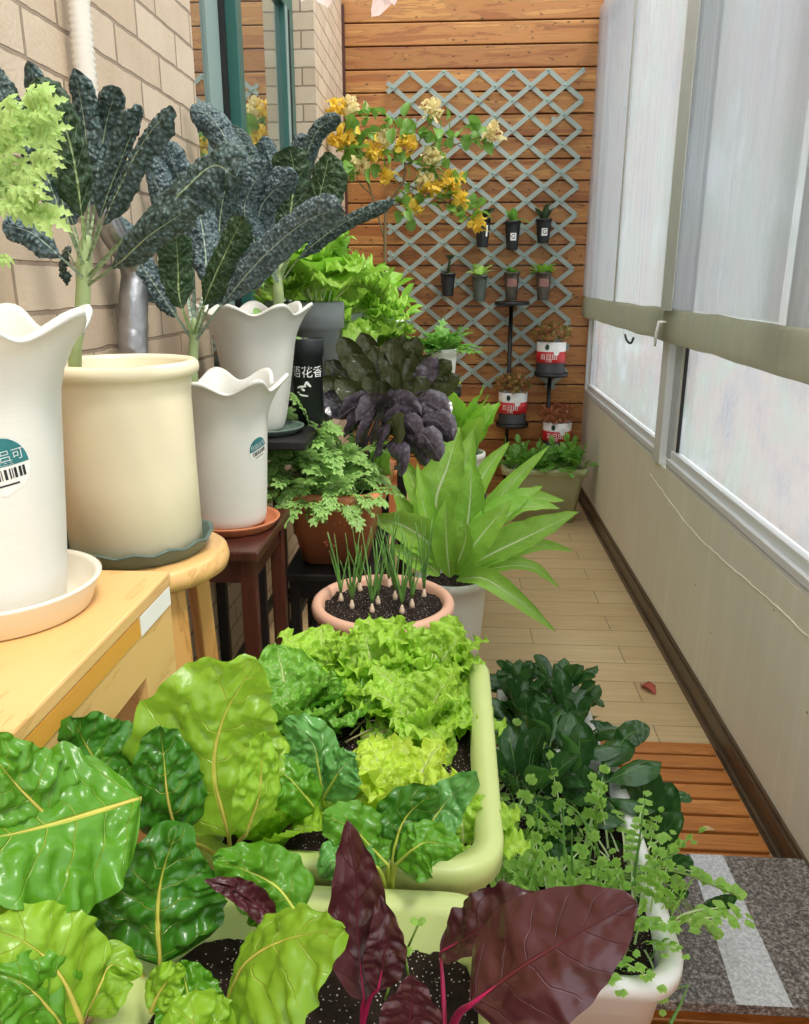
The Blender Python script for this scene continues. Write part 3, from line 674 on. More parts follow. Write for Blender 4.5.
# ------------------------------------------------------------------ hose on the left wall
t = empty('drain_hose', (-.62, 1.44, 1.2), 'ivory corrugated drain hose running down the brick wall, silver tape below', 'hose')
pts, rad = [], []
for i in range(240):
    zz = 1.50 + i * .0052; pts.append(Vector((-.622 + .003 * math.sin(zz * 4), 1.43, zz))); rad.append(.0192 if i % 2 else .0160)
obj('corrugated_hose', tube(pts, rad, 14), M['hose'], t)
ps = [Vector((-.620, 1.43, 1.52)), Vector((-.617, 1.45, 1.40)), at(110, 268, 1.52), at(116, 305, 1.50), at(112, 330, 1.49), at(118, 350, 1.48), at(118, 420, 1.48)]
ps[2:] = [Vector((max(-.605, q.x), q.y, q.z)) for q in ps[2:]]
sp = spline(ps, 30); obj('silver_tape', tube(sp, [.019 + .008 * min(1, i / 12) + .003 * noise.noise(Vector((i * .6, 0, 0))) for i in range(31)], 14), M['foil'], t)

def atz(px, py, z):
    r = CF + CR * ((px - 404.5) / FPX) + CU * ((512 - py) / FPX); return CAM + r * ((z - CAM_H) / r.z)

# ------------------------------------------------------------------ pots
def pot_body(parent, c, r0, r1, h, mat, lip=.006, liph=.025, t=.005, name='pot', n=48, foot=0):
    pr = [(r0 * .96, 0), (r0, .004)] + [(r0 + (r1 - r0) * k / 6, .004 + (h - liph - .004) * k / 6) for k in range(1, 7)]
    pr += [(r1 + lip, h - liph + .002), (r1 + lip, h - .004), (r1 + lip - .003, h), (r1 - t + .002, h), (r1 - t, h - .004), (r1 - t - (r1 - r0) * .3, h * .6)]
    return obj(name, lathe(c, pr, n), mat, parent)
def scallop_pot(parent, c, r0, r1, rf, h, mat, lobes=7, phase=0, amp=.011, xmin=None):
    pr = [(r0 * .96, 0), (r0, .005)]
    for k in range(1, 15):
        s = k / 14; pr.append((r0 + (r1 - r0) * s ** .8 + (rf - r1) * max(0, (s - .72) / .28) ** 2.2, h * s))
    r_, z_ = pr[-1]; pr += [(r_ + .004, z_ + .001), (r_ + .004, z_ + .005), (r_ + .001, z_ + .008), (r_ - .004, z_ + .007), (r_ - .008, z_ + .002)]
    for k in range(13, 8, -1):
        s = k / 14; pr.append((r0 + (r1 - r0) * s ** .8 + (rf - r1) * max(0, (s - .72) / .28) ** 2.2 - .005, h * s))
    def wave(a, r, z):
        k = max(0, (z / h - .70) / .30) ** 2; w = math.sin(lobes * a + phase)
        return r + .010 * w * k, z + amp * w * k
    g = lathe(c, pr, 96, wave)
    if xmin is not None: g = ([Vector((max(xmin, v.x), v.y, v.z)) for v in g[0]], g[1])
    return obj('pot', g, mat, parent)
def saucer(c, r, h, mat, label, wavy=0, cat='saucer'):
    pr = [(r * .86, 0), (r * .9, .003), (r, h - .004), (r + .003, h), (r - .002, h + .001), (r - .006, h - .003), (r * .87, .006), (r * .5, .005)]
    f = (lambda a, rr, z: (rr, z + (.003 * math.sin(a * 14) if z > h * .6 else 0))) if wavy else None
    t = obj('saucer', lathe(c, pr, 56, f), mat); return tag(t, label, cat)
def stool_round(c, r, top, th, mat_seat, mat_leg, label, n=4, leg_w=.034, a0=45, splay=.05, rail=None):
    t = empty('round_stool', (c[0], c[1], 0), label, 'stool')
    pr = [(r - .012, top - th), (r - .003, top - th + .006), (r, top - th * .5), (r - .003, top - .005), (r - .010, top)]
    obj('seat', lathe((c[0], c[1], 0), pr, 56), mat_seat, t)
    for k in range(n):
        a = math.radians(a0 + 360 / n * k); d = Vector((math.cos(a), math.sin(a), 0))
        p = Vector((c[0], c[1], 0)) + d * (r - .045)
        bevel_obj(obj('leg', bar(p + Vector((0, 0, top - th)), p + d * splay, leg_w, leg_w * .8, up=d), mat_leg, t, smooth=False), .003)
    if rail:
        g = []
        for k in range(n):
            a, b = (math.radians(a0 + 360 / n * (k + i)) for i in (0, 1)); rr = r - .045 + splay * (1 - rail / top)
            g.append(tube([Vector((c[0] + rr * math.cos(a), c[1] + rr * math.sin(a), rail)), Vector((c[0] + rr * math.cos(b), c[1] + rr * math.sin(b), rail))], .009, 8))
        for q in g: obj('rail', q, mat_leg, t)
    return t
def stool_square(x0, y0, x1, y1, top, mat, label, name='square_stool', cat='stool', th=.022, leg=.03, rail=.25, splay=0.0, lx=None):
    t = empty(name, ((x0 + x1) / 2, (y0 + y1) / 2, 0), label, cat)
    bevel_obj(obj('table_top' if cat != 'stool' else 'seat', box(x0, y0, top - th, x1, y1, top), mat, t, smooth=False), .004)
    i = leg / 2 + .012; x1 = lx or x1
    ap = join(box(x0 + i, y0 + i - .008, top - th - .05, x1 - i, y0 + i + .008, top - th), box(x0 + i, y1 - i - .008, top - th - .05, x1 - i, y1 - i + .008, top - th),
              box(x0 + i - .008, y0 + i, top - th - .05, x0 + i + .008, y1 - i, top - th), box(x1 - i - .008, y0 + i, top - th - .05, x1 - i + .008, y1 - i, top - th))
    obj('apron', ap, mat, t, smooth=False)
    for sx in (0, 1):
        for sy in (0, 1):
            px, py = (x0 + i, x1 - i)[sx], (y0 + i, y1 - i)[sy]; o = splay
            bevel_obj(obj('leg', bar((px, py, top - th), (px + (o if sx else -o) * .3, py, 0), leg, leg, Vector((0, 1, 0))), mat, t, smooth=False), .003)
    if rail:
        for py in (y0 + i, y1 - i): obj('rail', bar((x0 + i, py, rail), (x1 - i, py, rail), .016, .022), mat, t, smooth=False)
        for px in (x0 + i, x1 - i): obj('rail', bar((px, y0 + i, rail + .05), (px, y1 - i, rail + .05), .016, .022), mat, t, smooth=False)
    return t

def pot_label(parent, c, rfun, a0, z0, rx, ry, tilt=0.0):
    """oval sticker: teal print with pale lettering above, bar code below"""
    ct, st = math.cos(tilt), math.sin(tilt)
    ro = lambda g, dx=0, dy=0: ([Vector(((v[0] + dx) * ct - (v[1] + dy) * st, (v[0] + dx) * st + (v[1] + dy) * ct, 0)) for v in g[0]], g[1])
    W = lambda g, lift: wrap(g, c, rfun, a0, z0, lift)
    lb = obj('sticker', W(ro(oval2d(rx, ry)), .0006), M['paper'], parent)
    obj('teal_print', W(ro(oval2d(rx * .97, ry * .97, .0, .99)), .0011), M['tealink'], lb)
    obj('lettering', W(ro(text_geo('日田吕可', rx * .42), 0, ry * .3), .0016), M['whiteink'], lb)
    obj('lettering', W(ro(text_geo('三三三三三', rx * .18), 0, ry * .09), .0016), M['whiteink'], lb)
    gs = []; rr = random.Random(3); x = -rx * .72
    while x < rx * .72:
        w = rr.choice((.03, .05, .09)) * rx; gs.append(grid2d(x, -ry * .45, x + w, -ry * .1, 1)); x += w + rr.choice((.04, .07)) * rx
    obj('bar_code', W(ro(join(*gs)), .0011), M['blackink'], lb)
    obj('small_print', W(ro(grid2d(-rx * .55, -ry * .66, rx * .5, -ry * .6, 6)), .0011), M['blackink'], lb)
    return lb
def soil_in(parent, c, r, z, hl=None, rr=None):
    return obj('soil', soil_disc((c[0], c[1], z), r, hl, rr, n=22), M['soil'], parent)

# ------------------------------------------------------------------ bench, stools and racks at the brick wall
bn = empty('wooden_bench', (-.5, .57, 0), 'pale yellow wooden bench with a cut-out side, under the nearest scalloped pot', 'bench')
bevel_obj(obj('bench_top', box(-.645, .12, .922, -.360, .932, .94), M['bench'], bn, smooth=False), .003)
for x in (-.640, -.375):
    sp_ = join(box(x, .12, .842, x + .013, .928, .922), box(x, .832, 0, x + .013, .928, .842), box(x, .12, 0, x + .013, .22, .842))
    obj('side_panel', sp_, M['bench'], bn, smooth=False)
obj('end_panel', box(-.627, .90, .70, -.375, .915, .922), M['bench'], bn, smooth=False)
obj('edge_band', box(-.3622, .12, .899, -.3608, .826, .921), M['bench_band'], bn, smooth=False)
obj('label', box(-.3622, .828, .897, -.3606, .926, .921), M['paper'], bn, smooth=False)
stool_round((-.505, 1.185), .142, .88, .036, M['stool_seat'], M['stool'], 'round honey coloured wooden stool under the cream pot', a0=-42, splay=.04, rail=.42)
stool_square(-.62, 1.43, -.375, 1.74, .79, M['darkwood'], 'dark mahogany square stool under the middle scalloped white pot')
stool_square(-.60, 1.80, -.345, 2.50, .935, M['blackwood'], 'black wooden rack holding the upper scalloped pot and the grey pots', 'plant_rack', 'rack', leg=.024, lx=-.45)
stool_square(-.60, 2.52, -.20, 3.30, 1.0, M['blackwood'], 'black wooden rack against the pillar under the row of pale pots', 'plant_rack', 'rack', leg=.024)
stool_square(-.43, 1.88, -.185, 2.34, .572, M['blackwood'], 'low black stand under the long terracotta planter', 'plant_stand', 'stand', leg=.026)
stool_square(-.27, 1.51, -.03, 1.75, .498, M['blackwood'], 'low black stool under the pale terracotta onion bowl', 'square_stool', 'stool')
stool_square(-.30, .12, .055, 1.24, .478, M['blackwood'], 'long black table carrying the two pale green planters', 'plant_table', 'table', leg=.035, rail=.15)
stool_square(-.13, 3.22, .03, 3.38, .862, M['blackwood'], 'tall black stool under the white bucket of parsley', 'square_stool', 'stool', leg=.018)
stool_square(-.04, 2.92, .13, 3.09, .50, M['blackwood'], 'low black stool under the pot of upright lime lettuce', 'square_stool', 'stool', leg=.018)

# ------------------------------------------------------------------ the big pots
def kale_leaf(parent, pix, w, kind='kale', roll=0, curl=-1.1, **kw):
    kw.setdefault('crinkle', .05); kw.setdefault('cf', 50); kw.setdefault('puff', .0065); kw.setdefault('pf', 125)
    return pleaf(parent, M[kind], pix, w, roll, shape='strap', nu=20, nv=80, curl=curl * 1.15, pet=.26, pw=.17, ruffle=.035, rf=6, **kw)
# nearest scalloped pot with pale chrysanthemum greens
p1 = (-.513, .80, .944)
t = empty('potted_chrysanthemum', p1, 'tall white scalloped pot on the yellow bench with pale divided leaves at the left edge', 'potted plant')
scallop_pot(t, p1, .073, .098, .128, .308, M['whitepot'], phase=2.2, xmin=-.645)
rf1 = lambda z: .073 + (.098 - .073) * max(0, min(1, z / .308)) ** .8
pot_label(t, p1, rf1, math.radians(-44), .176, .031, .031, tilt=.12)
soil_in(t, p1, .09, p1[2] + .23)
saucer((p1[0] + .004, p1[1], .94), .108, .036, M['creamsaucer'], 'ivory saucer on the yellow bench under the nearest scalloped pot')
base = Vector((-.52, .80, 1.33)); obj('stem', tube(spline([Vector((-.52, .80, 1.19)), Vector((-.525, .80, 1.27)), base, Vector((-.53, .82, 1.40))], 8), .008, 8), M['stem_green'], t)
for k, (tp, md, LL, ti) in enumerate([((52, 130), (15, 140), .15, 0), ((45, 105), (18, 120), .15, 0), ((50, 218), (12, 200), .16, 0), ((54, 165), (20, 170), .14, 0), ((18, 105), (-10, 135), .12, 0), ((24, 212), (-5, 195), .11, 0), ((8, 262), (-12, 250), .06, 0), ((38, 190), (5, 185), .13, 0)]):
    a, b, c = Vector((-.525, .80, 1.36 + .01 * k)), at(md[0], md[1], .80), at(tp[0], tp[1], .80 - .012 * k)
    g = []; pts = spline([a, b, c], 14); n = facing(pts, .5)
    rach = leaf_geo(pts, .008, n, 'blade', nu=2, nv=8, curl=.8); g.append((rach[0], rach[1], [(.5, v) for _, v in rach[2]])); rr = random.Random(k)
    for q in range(7):
        i = int(5 + q * 1.4); P = pts[min(13, i)]; T = (pts[min(14, i + 1)] - pts[i]).normalized(); S = T.cross(n).normalized()
        for sd in ((-1, 1) if q < 6 else (0,)):
            d = (T * .8 + S * sd * .75 + n * rr.uniform(-.3, .3)).normalized(); ll = (.025 if q < 6 else .03) * rr.uniform(.8, 1.2) * (LL / .15)
            for da, dl in ((0, 1), (.6, .75), (-.6, .75)):
                e = (d * math.cos(da) + d.cross(n).normalized() * math.sin(da)).normalized()
                g.append(leaf_geo([P, P + e * ll * dl * .55 + n * .004, P + e * ll * dl - n * .004], ll * .45, n, 'oval', nu=4, nv=11, curl=.5, jag=.6, rf=3, seed=q))
    obj('leaf', join(*g), M['daisy_pale'], t)

# cream pot with lacinato kale
p2 = (-.507, 1.185, .886)
saucer((p2[0], p2[1], .88), .118, .026, M['greensaucer'], 'grey green fluted saucer on the round stool under the cream pot', wavy=1)
t = empty('potted_kale', p2, 'smooth cream bucket pot with tall dark lacinato kale, on the round stool', 'potted plant')
obj('pot', lathe(p2, [(.099, 0), (.1025, .004), (.1015, .12), (.1015, .24), (.1022, .256), (.1030, .260), (.1030, .272), (.110, .274), (.1150, .278), (.1165, .285), (.1155, .292), (.111, .296), (.103, .296), (.098, .290), (.096, .18)], 64), M['cream'], t)
soil_in(t, p2, .092, p2[2] + .20)
cr = at(84, 268, 1.12)
obj('stem', tube(spline([Vector((-.565, 1.15, 1.10)), at(75, 352, 1.12), at(82, 310, 1.12), cr, at(86, 235, 1.12)], 14), [.0088, .0095, .0086, .0096, .0088, .0098, .009, .0098, .0105, .010, .011, .0105, .010, .008, .005], 12), M['stem_pale'], t)
for pix, w, kind, ro, cu in [
    ([(84, 262, 1.12), (80, 200, 1.10), (66, 130, 1.08), (36, 78, 1.05)], 56, 'kale_in', 20, -.9),
    ([(85, 255, 1.13), (90, 190, 1.16), (84, 120, 1.17), (74, 68, 1.16)], 36, 'kale', -20, -1.2),
    ([(87, 255, 1.14), (97, 190, 1.18), (105, 130, 1.20), (117, 86, 1.18)], 38, 'kale', 10, -1.3),
    ([(88, 258, 1.12), (104, 205, 1.10), (125, 150, 1.08), (141, 106, 1.06)], 34, 'kale', 40, -1.3),
    ([(89, 262, 1.11), (108, 212, 1.08), (138, 150, 1.05), (172, 106, 1.03)], 36, 'kale', -30, -1.2),
    ([(90, 280, 1.10), (125, 240, 1.05), (172, 200, 1.00), (212, 166, .98), (236, 178, .97)], 62, 'kale', -12, -.9),
    ([(88, 285, 1.09), (120, 262, 1.02), (150, 235, .97), (196, 205, .94)], 40, 'kale', 30, -1.0),
    ([(82, 278, 1.10), (55, 252, 1.06), (30, 232, 1.04), (2, 225, 1.02)], 34, 'kale_blue', 0, -1.0),
    ([(82, 265, 1.11), (58, 205, 1.08), (28, 130, 1.06), (0, 66, 1.05)], 36, 'kale', 30, -1.2),
    ([(82, 262, 1.13), (62, 200, 1.17), (48, 130, 1.18), (28, 60, 1.16)], 36, 'kale', -10, -1.3),
    ([(80, 272, 1.14), (66, 250, 1.18), (60, 268, 1.2), (66, 286, 1.2)], 22, 'kale', 0, -1.2),
    ([(84, 262, 1.15), (70, 215, 1.2), (55, 185, 1.22), (40, 150, 1.22)], 34, 'kale', 0, -1.2)]:
    kale_leaf(t, pix, w, kind, ro, cu)

# middle scalloped pot with kale
p3 = (-.475, 1.60, .802)
saucer((p3[0] + .003, p3[1], .79), .100, .02, M['terracotta'], 'terracotta saucer on the dark mahogany stool under the middle scalloped pot')
t = empty('potted_kale', p3, 'white scalloped pot with oval teal sticker on a terracotta saucer, dark kale inside', 'potted plant')
scallop_pot(t, p3, .076, .092, .122, .292, M['whitepot'], phase=.6)
rf3 = lambda z: .076 + (.092 - .076) * max(0, min(1, z / .292)) ** .8
pot_label(t, p3, rf3, math.radians(-25), .165, .026, .025, tilt=.25)
soil_in(t, p3, .085, p3[2] + .25)
ws = [(leaf_geo(arc(.022, 30, 40), .012, Vector((0, -.5, 1)), 'oval', nu=2, nv=4))]
obj('weed', join(*[([Vector((p3[0] + R.uniform(-.06, .06), p3[1] + R.uniform(-.06, .06), p3[2] + .25)) + Matrix.Rotation(R.uniform(0, 6.3), 3, 'Z') @ Vector(v) for v in ws[0][0]], ws[0][1], ws[0][2]) for _ in range(1)]), M['daisy'], t)
cr = at(194, 338, 1.56)
obj('stem', tube(spline([Vector((-.515, 1.57, 1.05)), at(193, 378, 1.56), cr, at(194, 318, 1.56)], 10), [.0095] * 8 + [.008, .006, .004], 12), M['stem_pale'], t)
for pix, w, kind, ro, cu in [
    ([(191, 338, 1.56), (165, 300, 1.52), (140, 262, 1.50), (112, 212, 1.50)], 34, 'kale_blue', 0, -.9),
    ([(191, 340, 1.57), (172, 310, 1.60), (152, 272, 1.62), (122, 222, 1.62)], 26, 'kale', 20, -1.1),
    ([(192, 335, 1.55), (180, 300, 1.53), (178, 265, 1.52), (176, 232, 1.50)], 40, 'kale_in', 10, -.8),
    ([(195, 335, 1.55), (207, 295, 1.52), (226, 252, 1.50), (244, 216, 1.48)], 36, 'kale_in', -15, -.8),
    ([(197, 340, 1.53), (222, 305, 1.48), (262, 258, 1.42), (305, 222, 1.36), (342, 208, 1.30)], 40, 'kale_blue', 15, -1.0),
    ([(196, 335, 1.58), (206, 270, 1.62), (200, 215, 1.64), (188, 175, 1.62)], 44, 'kale_blue', 0, -1.1),
    ([(196, 332, 1.6), (215, 260, 1.66), (222, 205, 1.68), (232, 160, 1.64)], 44, 'kale', 10, -1.1),
    ([(194, 332, 1.6), (182, 260, 1.68), (165, 205, 1.70), (142, 150, 1.68)], 42, 'kale_blue', -10, -1.0),
    ([(195, 332, 1.62), (192, 250, 1.72), (182, 190, 1.74), (164, 140, 1.70)], 42, 'kale_blue', 0, -1.0),
    ([(197, 335, 1.56), (214, 300, 1.53), (245, 268, 1.5), (290, 235, 1.45)], 30, 'kale', 25, -1.1)]:
    kale_leaf(t, pix, w, kind, ro, cu)

# upper scalloped pot with the rear kale
p4 = (-.483, 1.93, .942)
saucer((p4[0] + .02, p4[1] - .01, .935), .09, .016, M['greensaucer'], 'grey green saucer on the black rack under the upper scalloped pot')
t = empty('potted_kale', p4, 'upper white scalloped pot behind the stickered one, arching blue green kale inside', 'potted plant')
scallop_pot(t, p4, .060, .105, .128, .285, M['whitepot'], phase=1.4, amp=.010)
soil_in(t, p4, .095, p4[2] + .25)
cr = at(278, 285, 1.9)
obj('stem', tube(spline([at(276, 318, 1.92), at(279, 300, 1.9), cr, at(282, 262, 1.9)], 8), [.012] * 6 + [.009, .006, .004], 12), M['stem_pale'], t)
wl = mk_mesh('weed_leaf', *leaf_geo(arc(.05, 20, 60), .022, Vector((0, -.5, 1)), 'oval', nu=2, nv=5)[:2], M['daisy'], leaf_geo(arc(.05, 20, 60), .022, Vector((0, -.5, 1)), 'oval', nu=2, nv=5)[2])
rosette(t, [wl], (p4[0] + .02, p4[1], p4[2] + .25), 22, spread=.075, scale=(.6, 1.2), name='weed_leaf')
for pix, w, kind, ro, cu in [
    ([(279, 285, 1.92), (262, 230, 1.98), (238, 165, 2.02), (214, 120, 2.02), (190, 108, 2.0)], 40, 'kale_blue', 0, -1.1),
    ([(279, 280, 1.95), (268, 225, 2.02), (255, 170, 2.06), (232, 124, 2.05)], 34, 'kale', 0, -1.2),
    ([(280, 280, 1.96), (276, 220, 2.05), (272, 170, 2.1), (264, 135, 2.1)], 30, 'kale_blue', 0, -1.2),
    ([(282, 275, 1.92), (290, 222, 1.94), (304, 165, 1.95), (318, 130, 1.94), (340, 116, 1.92)], 26, 'kale', 0, -1.3),
    ([(282, 275, 1.9), (300, 235, 1.87), (318, 200, 1.85), (330, 152, 1.84)], 48, 'kale_in', -20, -.8),
    ([(283, 280, 1.88), (305, 252, 1.84), (345, 222, 1.8), (395, 200, 1.76)], 20, 'kale', 0, -1.2),
    ([(278, 280, 1.88), (262, 240, 1.86), (262, 205, 1.84), (296, 172, 1.8)], 40, 'kale_blue', 0, -1.1),
    ([(278, 282, 1.87), (256, 245, 1.84), (245, 205, 1.82), (268, 160, 1.8)], 42, 'kale_blue', 0, -1.1),
    ([(281, 275, 1.9), (288, 230, 1.92), (294, 180, 1.92), (290, 146, 1.9)], 46, 'kale_in', 10, -.9),
    ([(281, 275, 1.95), (290, 215, 2.0), (300, 165, 2.02), (310, 135, 2.0)], 36, 'kale_blue', 10, -1.1)]:
    kale_leaf(t, pix, w, kind, ro, cu)

# grey, black and pale pots on the racks
frv = [leaf_variant('frilly_leaf', M['curly'], .14, .08, ti, be, shape='spoon', nu=20, nv=30, curl=.4, ruffle=.13, rf=7, crinkle=.06, cf=60, puff=.008, pf=70, pet=.35, pw=.12, seed=k) for k, (ti, be) in enumerate(((12, 40), (28, 60), (45, 70), (60, 80)))]
upv = [leaf_variant('green_leaf', M['pakchoi'], .19, .075, ti, be, shape='spoon', nu=8, nv=14, curl=.7, ruffle=.03, rf=3, pet=.4, pw=.16, seed=k) for k, (ti, be) in enumerate(((6, 20), (14, 35), (26, 50)))]
c = (-.395, 2.32, .937)
t = empty('potted_greens', c, 'dark grey deep-collared pot with upright pale-stalked greens, behind the black lettered pot', 'potted plant')
obj('pot', lathe(c, [(.045, 0), (.048, .004), (.062, .225), (.075, .228), (.077, .298), (.074, .301), (.070, .298), (.066, .22)], 48), M['greypot'], t); soil_in(t, c, .067, c[2] + .27)
rosette(t, upv, (c[0], c[1], c[2] + .265), 14, spread=.03, scale=(1.0, 1.35)); rosette(t, frv, (c[0] + .01, c[1], c[2] + .33), 40, spread=.03, scale=(.9, 1.5))
c = (-.52, 2.42, .937)
t = empty('potted_herb', c, 'second grey pot standing behind the left side of the black lettered pot', 'potted plant')
obj('pot', lathe(c, [(.05, 0), (.053, .004), (.07, .225), (.083, .228), (.085, .298), (.082, .301), (.078, .298), (.07, .22)], 48), M['greypot'], t); soil_in(t, c, .074, c[2] + .27)
rosette(t, upv, (c[0], c[1], c[2] + .265), 12, spread=.03, scale=(.8, 1.1))
c = (-.381, 2.06, .937)
t = empty('lettered_pot', c, 'slim black pot with white brush lettering, between the scalloped and grey pots', 'potted plant')
obj('pot', lathe(c, [(.036, 0), (.038, .003), (.0385, .17), (.0415, .172), (.043, .215), (.041, .217), (.038, .214), (.037, .17)], 40), M['blackpot'], t); soil_in(t, c, .038, c[2] + .195)
rfb = lambda z: .0383
lt = obj('lettering', wrap(text_geo('语花香', .031), c, rfb, math.radians(-84), .132, .001), M['whiteink'], t)
def stroke(pts, w): 
    pts = [Vector((x, y, 0)) for x, y in pts]; vs, fs = [], []; sp_ = spline(pts, 10)
    for i, p in enumerate(sp_):
        d = (sp_[min(10, i + 1)] - sp_[max(0, i - 1)]).normalized(); n = Vector((-d.y, d.x, 0)); ww = w * (.4 + .6 * math.sin(math.pi * (i + .5) / 11)); vs += [p + n * ww / 2, p - n * ww / 2]
    return vs, [(2 * i, 2 * i + 1, 2 * i + 3, 2 * i + 2) for i in range(10)]
k_ = .00014
S_ = lambda l: [((x - 260) * k_, (520 - y) * k_) for x, y in l]
br = join(stroke(S_([(70, 770), (150, 745), (260, 735)]), .006), stroke(S_([(230, 720), (270, 665), (300, 700), (345, 745)]), .007), stroke(S_([(165, 775), (200, 800), (235, 810)]), .006), stroke(S_([(70, 850), (120, 850)]), .004), stroke(S_([(110, 880), (180, 900), (290, 915)]), .005))
obj('bird_drawing', wrap(br, c, rfb, math.radians(-88), .128, .001), M['whiteink'], t)
rosette(t, [wl], (c[0], c[1], c[2] + .195), 8, spread=.03, scale=(.4, .8), name='weed_leaf')
for c, r0, r1, h, mt, lab, vs_, n, sc in [((-.375, 2.72, 1.0), .048, .062, .19, 'greypot', 'pale two-tone pot behind the grey pot, curly lime kale spilling over its rim', frv, 52, (.95, 1.5)),
                                  ((-.335, 2.98, 1.0), .038, .05, .13, 'white', 'small off-white pot on the rear rack under spilling curly greens', frv, 36, (.9, 1.3)),
                                  ((-.36, 3.2, 1.0), .05, .06, .17, 'white', 'white pot at the back of the rack with big upright pale leaves', upv, 24, (1.0, 1.45))]:
    t = empty('potted_curly_kale', c, lab, 'potted plant'); pot_body(t, c, r0, r1, h, M['whitepot'], .004, .02)
    if mt == 'greypot': obj('collar', lathe(c, [(r1 + .004, h - .035), (r1 + .0065, h - .034), (r1 + .0065, h - .002), (r1 + .004, h - .001)], 40), M['greypot'], t)
    soil_in(t, c, r1 - .008, c[2] + h - .02); rosette(t, vs_, (c[0], c[1], c[2] + h - .025), n, spread=.035, scale=sc, tiltj=18)
c = (-.235, 3.12, 1.0)
t = empty('porcelain_pot', c, 'small white porcelain pot with blue pattern at the end of the rear rack', 'potted plant')
pot_body(t, c, .024, .034, .15, M['white'], .003, .012); obj('blue_pattern', lathe(c, [(.0288, .05), (.0298, .0501), (.0345, .125), (.0335, .1251)], 32), M['blueink'], t)
rosette(t, upv, (c[0], c[1], c[2] + .13), 12, spread=.02, scale=(.6, 1.0), tiltj=22)
c = (-.055, 3.3, .862)
t = empty('potted_parsley', c, 'white bucket with small-leaved green parsley in front of the trellis', 'potted plant')
pot_body(t, c, .052, .064, .165, M['white'], .006, .022); soil_in(t, c, .058, c[2] + .15)
pv = [mk_mesh('parsley_leaf', g[0], g[1], M['parsley'], g[2]) for g in (pinnate_geo(.11, ti, 50, 3, .45, seed=k) for k, ti in enumerate((10, 30, 50, 65)))]
rosette(t, pv, (c[0], c[1], c[2] + .14), 34, spread=.03, scale=(.7, 1.15), tiltj=15)
c = (.045, 3.005, .50)
t = empty('potted_lettuce', c, 'upright lime lettuce in a pot behind the big celtuce', 'potted plant')
pot_body(t, c, .06, .075, .16, M['white']); soil_in(t, c, .07, c[2] + .14)
rosette(t, [leaf_variant('lettuce_leaf', M['pakchoi'], .26, .10, ti, 25, shape='oval', nu=10, nv=16, curl=.7, ruffle=.06, rf=4, crinkle=.04, seed=ti) for ti in (4, 12, 22, 32)], (c[0], c[1], c[2] + .13), 20, spread=.03, scale=(.8, 1.15))
c = (-.15, 2.75, 1.0)
t = empty('potted_lettuce', (-.13, 2.68, .80), 'bright yellow-green lettuce between the purple pak choi and the white bucket', 'potted plant')
pot_body(t, (-.13, 2.68, .80), .05, .065, .17, M['white']); soil_in(t, (-.13, 2.68, 0), .06, .955)
rosette(t, [leaf_variant('lettuce_leaf', M['yellowlettuce'], .13, .08, ti, 40, shape='oval', nu=10, nv=14, curl=.5, ruffle=.08, rf=5, crinkle=.05, seed=ti) for ti in (10, 30, 50, 65)], (-.13, 2.68, .96), 18, spread=.03, scale=(.8, 1.1))
stool_square(-.19, 2.62, -.07, 2.74, .80, M['blackwood'], 'slender black stool under the yellow-green lettuce pot', 'square_stool', 'stool', leg=.016)

# ------------------------------------------------------------------ long terracotta planter: crown daisy and purple pak choi
c = (-.310, 2.11, .574)
t = empty('terracotta_planter', c, 'long terracotta planter with embossed flowers on its end, on the low black stand', 'planter')
obj('trough', tub(c, tub_prof(.275, .46, .208, taper=.74, lip=.02, liph=.035, r=.04)), M['terracotta'], t)
def petal_disc(cx, cz, s):
    gs = []; y = c[1] - .23 + .02
    for k in range(8):
        a = 2 * math.pi * k / 8; e = Vector((math.cos(a), 0, math.sin(a))); q = Vector((cx, 0, cz)) + e * s * .62; n = 8
        yy = lambda z: c[1] - (.23 - .02) * (.74 + .24 * (z - c[2]) / .18) - .0
        vs = []
        for j in range(n):
            b = 2 * math.pi * j / n; sd = Vector((-e.z, 0, e.x)); v = q + e * math.cos(b) * s * .38 + sd * math.sin(b) * s * .17; vs.append(Vector((v.x, yy(v.z) + .002, v.z)))
        vs.append(Vector((q.x, yy(q.z) - .009, q.z))); gs.append((vs, [(j, (j + 1) % n, n) for j in range(n)]))
    return join(*gs)
for cx, cz, s in ((-.345, .675, .026), (-.285, .685, .028), (-.315, .642, .022)): obj('embossed_flower', petal_disc(cx, cz, s), M['terracotta'], t)
obj('soil', soil_disc((c[0], c[1], c[2] + .185), .11, .20, .03), M['soil'], t)
dv = [mk_mesh('crown_daisy_leaf', g[0], g[1], M['daisy'], g[2]) for g in (pinnate_geo(LL, ti, be, 5, .30, seed=k) for k, (LL, ti, be) in enumerate(((.12, 12, 50), (.12, 30, 60), (.115, 48, 70), (.11, 62, 70), (.10, 70, 60), (.10, 60, 100))))]
t = empty('crown_daisy', (-.335, 1.985, .76), 'feathery green crown daisy hanging over the front of the terracotta planter', 'vegetable plant')
